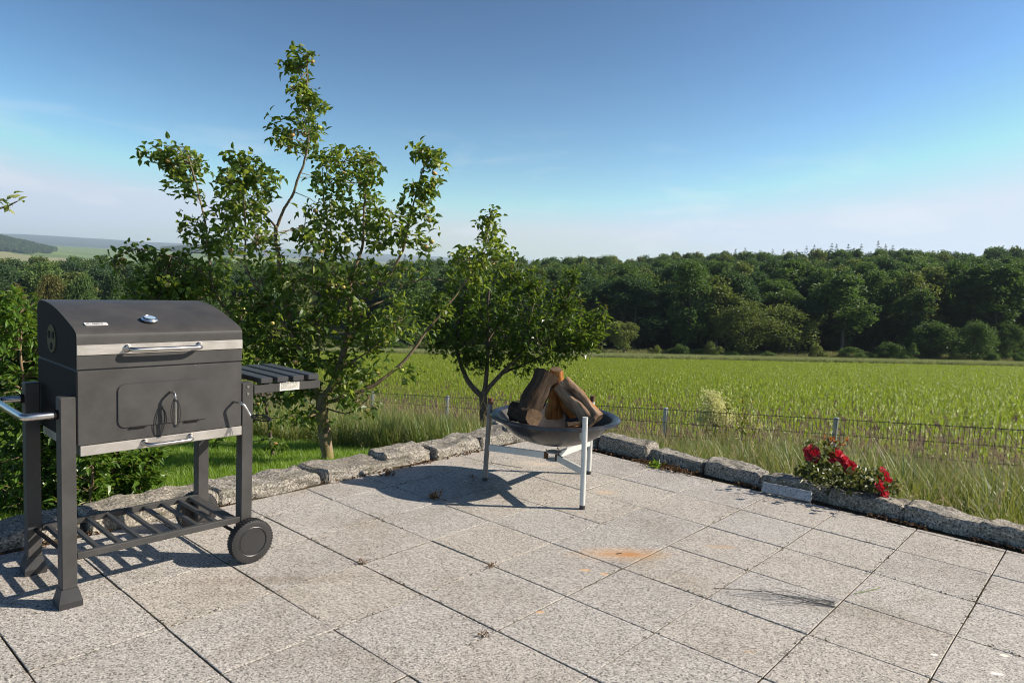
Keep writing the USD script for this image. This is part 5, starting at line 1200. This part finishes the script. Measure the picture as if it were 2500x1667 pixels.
# ---------------------------------------------------------------- cream plumed plant and young leafy shoot at the fence
ck = thing('cream_flowering_plant', 'tall meadow plant with frothy cream yellow flower plumes behind the fence', 'plant')
Yc = 10.9
cream = leafmat('cream_flower', [(0.0, (0.52, 0.52, 0.22)), (1.0, (0.68, 0.66, 0.36))], trans=0.35, rough=0.7, tcol=(0.7, 0.7, 0.3))
cb = P(1650, 1050, Yc); cb[2] = float(terrain(cb[0], cb[1]))
st, fp = [], []
for x, y, w_, h_, n in [(1634, 915, 16, 15, 420), (1645, 935, 23, 20, 700), (1652, 955, 26, 18, 620), (1630, 950, 18, 14, 240), (1612, 965, 16, 10, 130), (1668, 962, 12, 12, 120), (1740, 978, 14, 12, 90), (1722, 958, 10, 10, 50)]:
    c = P(x, y, Yc); st.append(tube(chaikin([cb + rm.normal(0, .05, 3) * [1, 1, 0], (cb + c) / 2 + rm.normal(0, .04, 3), c], 2), .004, 4))
    o = rm.normal(0, .62, (n, 3)); px = K / F_ * Yc
    fp.append(c + o[:, :1] * rt * w_ * px + o[:, 1:2] * up * h_ * px + o[:, 2:] * fw * w_ * px)
fp = np.vstack(fp)
obj('stems', cat_(st), shrub_stem, ck)
foliage(ck, fp, rdir(rm, len(fp)), rdir(rm, len(fp)), rm.uniform(.024, .044, len(fp)), .026, .2, .3, cream, 'flower_plumes', fine=False)
n = 260; t = rm.uniform(0, .75, n)[:, None]; q = cb * (1 - t) + P(1645, 960, Yc) * t + rm.normal(0, .09, (n, 3))
foliage(ck, q, rdir(rm, n), rm.normal(0, .5, (n, 3)) + [0, 0, 1.], rm.uniform(.05, .10, n), .03, .3, .3, mead_m, 'leaves', fine=False)
yk = thing('leafy_young_shoot', 'young leafy shoot with yellowish top leaves at the fence right of the cream plumes', 'plant')
Yk = 8.9; S1, S2, S3, S4, stw = [], [], [], [], []
kb = P(1690, 1060, Yk); kb[2] = float(terrain(kb[0], kb[1]))
for x, y in [(1706, 912), (1728, 918), (1690, 950), (1745, 945), (1712, 960), (1668, 930)]:
    c = P(x, y, Yk + rm.normal(0, .1)); q = chaikin([kb, (kb + c) / 2 + rm.normal(0, .05, 3), c], 2); stw.append(tube(q, .004, 4))
    for w_ in range(26):
        t = rm.uniform(.25, 1); S1.append(q[int(t * (len(q) - 1))]); S2.append(rm.normal(0, .8, 3) + [0, 0, .25]); S3.append([0, 0, 1.] + rm.normal(0, .4, 3)); S4.append(rm.uniform(.05, .085))
obj('stems', cat_(stw), shrub_stem, yk)
S4 = np.array(S4)
foliage(yk, np.array(S1), np.array(S2), np.array(S3), S4, S4 * .45, .35, .3, leafmat('young_leaf', [(0.0, (0.05, 0.09, 0.015)), (0.6, (0.12, 0.16, 0.025)), (1.0, (0.32, 0.28, 0.05))], trans=.35, tcol=(.4, .42, .04)))

# ---------------------------------------------------------------- red roses behind the right border stones
rose_leaf = leafmat('rose_leaf', [(0.0, (0.020, 0.040, 0.014)), (0.5, (0.038, 0.062, 0.018)), (0.85, (0.070, 0.090, 0.025)), (0.95, (0.22, 0.13, 0.03)), (1.0, (0.15, 0.06, 0.03))], trans=0.2, rough=0.45, spec=0.35, tcol=(0.2, 0.22, 0.03))
petal_m = mat('rose_petal', {'g': ('geometry', {}), 'o': ('object_info', {}), 'r': ('rgb_ramp', {'ramp': [(0.0, (0.42, 0.012, 0.035)), (0.6, (0.60, 0.016, 0.040)), (1.0, (0.66, 0.06, 0.09))]}), 'n': ('noise_texture', {'scale': 45.0, 'detail': 3.0}),
                             'nr': ('rgb_ramp', {'ramp': [(0.50, (0, 0, 0)), (0.72, (0.55, 0.55, 0.55))]}), 'mx': ('mix', {'color2': (0.80, 0.34, 0.40)}),
                             'p': ('principled_bsdf', {'roughness': 0.5, 'sheen_weight': 0.2}), 't': ('translucent_bsdf', {'color': (0.7, 0.02, 0.03)}), 'm': ('mix_closure', {'fac': 0.25})},
              [('o.random', 'r.fac'), ('g.position', 'n.vector'), ('n.fac', 'nr.fac'), ('nr.color', 'mx.fac'), ('r.color', 'mx.color1'), ('mx.color', 'p.base_color'), ('p.BSDF', 'm.closure1'), ('t.BSDF', 'm.closure2')], 'm.closure')
rose = thing('rose_bush', 'low rose bush with dark leaves and big red blooms behind the right border stones', 'rose bush')
def RZ(x, y, Y): return at_depth(1950 + x * 270 / 2352, 1050 + y * 180 / 1568, Y + .12)
def petal(r, a, tilt, size, cup):
    u = np.linspace(-1, 1, 5); v = np.linspace(0, 1, 5); U, V_ = np.meshgrid(u, v)
    w = np.sin(np.clip(V_ * .80 + .12, 0, 1) * math.pi) ** .55
    x = U * w * size * .62; z = V_ * size; y = cup * (U * U * .45 * size) - .25 * size * V_ ** 2 * (1 - cup) + .06 * size * np.sin(U * 5 + a) * V_
    pts = np.stack([x, y + 0 * z, z], -1).reshape(-1, 3)
    ct, st_ = math.cos(tilt), math.sin(tilt)
    pts = np.stack([pts[:, 0], pts[:, 1] * ct - pts[:, 2] * st_, pts[:, 1] * st_ + pts[:, 2] * ct], 1)
    pts[:, 1] -= .012 * size / .04 * r
    ca, sa = math.cos(a), math.sin(a)
    pts = np.stack([pts[:, 0] * ca - pts[:, 1] * sa, pts[:, 0] * sa + pts[:, 1] * ca, pts[:, 2]], 1)
    f = []
    for i in range(4):
        for j in range(4):
            q = i * 5 + j; f += [(q, q + 1, q + 6), (q, q + 6, q + 5)]
    return pts, np.array(f)
rs = np.random.default_rng(9)
stems, hips = [], []
rb = RZ(900, 1500, 4.25); rb[2] = float(terrain(rb[0], rb[1])) - .02
for k, (x, y, Yr, rad, lab) in enumerate([(290, 480, 4.22, .044, None), (790, 505, 4.20, .042, None), (985, 615, 4.17, .030, None), (1095, 765, 4.14, .034, None), (1810, 950, 3.98, .038, 'fading darker bloom'), (1885, 1065, 3.95, .028, None), (1800, 1255, 3.86, .041, None)]):
    c = RZ(x, y, Yr); fac = unit(np.array([.25 + rs.normal(0, .2), -.75, .6 + rs.normal(0, .15)]))
    s1 = unit(np.cross([0, 0, 1.], fac)); s2 = np.cross(fac, s1); B_ = np.stack([s1, s2, fac], 0)
    bl = UsdGeom.Xform.Define(stage, numbered(pathof(rose), 'bloom')).GetPrim()
    if lab: tag(bl, lab)
    for ring, (n_, tl, sz) in enumerate([(4, .12, .55), (5, .38, .75), (6, .75, .95), (6, 1.15, 1.1), (5, 1.5, 1.1)]):
        for q in range(n_):
            v, f = petal(ring / 4, q * 6.283 / n_ + ring * .7 + rs.normal(0, .12), tl + rs.normal(0, .10), rad * sz * rs.uniform(.85, 1.1), .9 - ring * .14)
            obj('petal', (v @ B_ + c - fac * rad * .35, f), petal_m, bl, smooth=True)
    e = c - fac * rad * .4
    base_r = rb + np.array([(x - 900) * .00022 * 1.0, rs.normal(0, .06), 0]); stems.append(tube(chaikin([base_r, (base_r + e) / 2 + rs.normal(0, .02, 3), e], 2), .0035, 5))
S1, S2, S3, S4 = [], [], [], []
for cx, cy, rx, ry, n in [(700, 950, 620, 200, 150), (900, 1150, 700, 200, 170), (1300, 1150, 500, 220, 120), (500, 800, 380, 160, 70), (250, 260, 170, 90, 26), (380, 700, 300, 150, 50), (650, 420, 220, 180, 40), (1300, 930, 260, 130, 40), (1700, 1050, 220, 200, 60), (2000, 1250, 140, 180, 26), (1950, 1150, 180, 60, 14), (100, 950, 220, 100, 40), (1650, 870, 160, 80, 20), (1000, 1300, 500, 80, 50)]:
    for _ in range(n):
        o = rs.normal(0, .5, 3); yy = 4.24 - cx * .00018 + o[2] * .14 + (.06 if cy < 1000 else 0)
        S1.append(RZ(cx + o[0] * rx, cy + o[1] * ry, yy)); S2.append(rs.normal(0, 1, 3) + [0, -.2, -.1]); S3.append([0, 0, 1.] + rs.normal(0, .45, 3)); S4.append(rs.uniform(.026, .050))
S4 = np.array(S4)
foliage(rose, np.array(S1), np.array(S2), np.array(S3), S4, S4 * .58, .25, .3, rose_leaf)
R1, R2 = [], []
for x0, y0, x1, y1 in [(760, 380, 1030, 200), (700, 400, 560, 160), (560, 300, 700, 180), (760, 300, 720, 200)]:
    a, b = RZ(x0, y0, 4.24), RZ(x1, y1, 4.24); stems.append(tube([a, b], .002, 4))
    for t in np.linspace(.2, 1, 9): R1.append(a + (b - a) * t); R2.append(rs.normal(0, .6, 3) + (b - a) / .05 * .4)
foliage(rose, np.array(R1), np.array(R2), rdir(rs, len(R1)), .030, .015, .2, .3, leafmat('rose_shoot', [(0, (.20, .05, .02)), (1, (.30, .12, .03))], trans=.3), 'reddish_shoots', fine=False)
for q in stems: obj('stem', q, plum_bark, rose)

# ---------------------------------------------------------------- small things lying on the terrace
slab_strip = granite('strip_granite', (0.60, 0.60, 0.60), (0.43, 0.44, 0.45), (0.13, 0.13, 0.135), 170.0, bump=.25)
def Z6(x, y, z=0.0): return at_z(1400 + x * .2551, 900 + y * .2551, z)
a, b = Z6(1800, 1190), Z6(2270, 1290)
d_ = (b - a) * [1, 1, 0]; L_ = np.linalg.norm(d_)
me = cbox(0, L_, -.012, .012, 0, .062, .003); me.apply_transform(trimesh.transformations.rotation_matrix(-.55, [1, 0, 0])); me.apply_transform(trimesh.transformations.rotation_matrix(math.atan2(d_[1], d_[0]), [0, 0, 1])); me.apply_translation(a + np.array([0, .006, .008]))
tag(obj('granite_strip', me, slab_strip), 'thin sawn granite strip leaning against a border stone by the roses', 'stone strip')
litter_m = leafmat('dry_litter', [(0.0, (0.045, 0.022, 0.012)), (0.5, (0.11, 0.055, 0.028)), (1.0, (0.24, 0.14, 0.07))], trans=0.1, rough=0.8)
rl = np.random.default_rng(55); q, dd = [], []
for k in range(1500):
    if k % 3 == 0:
        i = -3.73 + rl.uniform(-.03, .12); j = rl.uniform(-2.5, 6.9); p = grid(i, j, .003)
        if fbm(np.array([[i * 2, j * 1.3, 0]]), 2, 3)[0] < .52: continue
    else:
        i = rl.uniform(-2.4, 5.5); j = 7.13 + abs(rl.normal(0, .06)); p = grid(i, j, .004)
        if fbm(np.array([[i * 1.5, 0, 0]]), 2, 6)[0] < .45: continue
    q.append(p + [0, 0, rl.uniform(0, .012)]); dd.append(rl.normal(0, 1, 3) * [1, 1, .3])
for k in range(160): q.append(grid(rl.normal(-.75, .25), rl.normal(7.10, .09), rl.uniform(.002, .03))); dd.append(rl.normal(0, 1, 3) * [1, 1, .5])
n = len(q)
tag(obj('leaf_litter', leaf_mesh(np.array(q), np.array(dd), rl.normal(0, .5, (n, 3)) + [0, 0, 1.], rl.uniform(.012, .034, n), .012, .3, .3, fine=False), litter_m), 'brown dry leaf litter and moss along the foot of the border stones', 'litter', kind='stuff')
twig_m = plain('dry_twig', (0.055, 0.042, 0.032), rough=0.85, wear=.3)
def lying(name, label, cat, pts, r, mt=twig_m, extra=None):
    t = tube(chaikin([np.append(p[:2], p[2]) for p in pts], 2), r, 5)
    return tag(obj(name, cat_([t] + (extra or [])), mt), label, cat)
g = lambda x, y, z=.004: at_z(x * K, y * K, z)
lying('twig', 'thin dark twig on the slabs between the fire bowl legs', 'twig', [g(1128, 1062), g(1160, 1068), g(1200, 1074)], .0018)
lying('twig', 'short twig on the slab right of the rust stain', 'twig', [g(1415, 1271), g(1428, 1269)], .002)
lying('twig', 'small dark twig on the slab left of the rust stain', 'twig', [g(1310, 1186), g(1318, 1189)], .0016)
lying('twig', 'green blade lying on the slab at the right', 'grass blade', [g(1962, 1362), g(1990, 1357), g(2022, 1349)], .0018, lawn_m)
lying('twig', 'long thin twig lying in front of the twig shaped shadow strokes', 'twig', [g(1640, 1350), g(1700, 1352), g(1750, 1358)], .0014)
tw = []  # fine dark strokes added to stand in for a cast shadow without a source
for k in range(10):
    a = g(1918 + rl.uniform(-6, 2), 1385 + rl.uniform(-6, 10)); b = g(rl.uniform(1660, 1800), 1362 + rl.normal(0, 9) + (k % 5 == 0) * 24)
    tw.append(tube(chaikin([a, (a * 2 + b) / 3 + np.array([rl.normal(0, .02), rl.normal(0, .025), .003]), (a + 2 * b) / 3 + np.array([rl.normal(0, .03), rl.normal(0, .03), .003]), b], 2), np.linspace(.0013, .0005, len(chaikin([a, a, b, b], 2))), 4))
tag(obj('twig_bundle', cat_(tw), plain('grey_twig', (0.05, 0.058, 0.068), rough=.85)), 'twig shaped dark strokes standing in for a cast shadow on the right slabs', 'twigs', kind='stuff')
def clump(name, label, c, r, n, mt, sz, up_=.4):
    p = c + rl.normal(0, r, (n, 3)) * [1, 1, .25]; p[:, 2] = np.abs(p[:, 2]) + .003
    tag(obj(name, leaf_mesh(p * 1.0, rl.normal(0, 1, (n, 3)) + [0, 0, up_], rl.normal(0, 1, (n, 3)), sz * rl.uniform(.5, 1.3, n), sz * .35, .4, .3, fine=False), mt), label, 'debris', kind='stuff')
clump('weed_tuft', 'uprooted tuft of dry weed on the slab in the bowl shadow', g(998, 1143), .018, 26, litter_m, .045)
clump('weed_tuft', 'shrivelled brown leaf at the foot of the border stones left of the bowl shadow', g(893, 1090), .016, 14, litter_m, .045)
clump('weed_tuft', 'dark scrap of soil beside the left foot of the fire bowl', g(1082, 1096), .012, 12, litter_m, .02)
clump('weed_tuft', 'green weed tuft at the dry patch by the right border stones', g(1508, 1072), .022, 40, lawn_m, .04, .8)
clump('weed_tuft', 'scrap of moss in the slab joint in the middle of the terrace', g(832, 1292), .010, 16, litter_m, .018)
clump('weed_tuft', 'scrap of moss at the crossing of two slab joints below the fire bowl', g(1130, 1300), .010, 18, litter_m, .018)
clump('weed_tuft', 'brown moss crumb in the joint near the bottom edge of the picture', g(1108, 1456), .008, 14, litter_m, .016)

moss_m = leafmat('joint_moss', [(0.0, (0.035, 0.028, 0.014)), (0.6, (0.075, 0.058, 0.028)), (1.0, (0.085, 0.095, 0.03))], trans=0.1, rough=0.9)
q, dd = [], []
while len(q) < 2600:
    if rl.random() < .5: i, j = rl.integers(-3, 10) + rl.normal(0, .012), rl.uniform(-4, 7)
    else: i, j = rl.uniform(-3.6, 9), rl.integers(-4, 8) + rl.normal(0, .012)
    if fbm(np.array([[i * 1.1, j * 1.1, 4.]]), 3, 12)[0] < .53: continue
    q.append(grid(i, j, rl.uniform(-.002, .003))); dd.append(rl.normal(0, 1, 3) * [1, 1, .4])
n = len(q)
tag(obj('joint_moss', leaf_mesh(np.array(q), np.array(dd), rl.normal(0, .6, (n, 3)) + [0, 0, 1.], rl.uniform(.005, .013, n), .006, .3, .4, fine=False), moss_m), 'brown moss and dirt lodged in the slab joints', 'moss', kind='stuff')
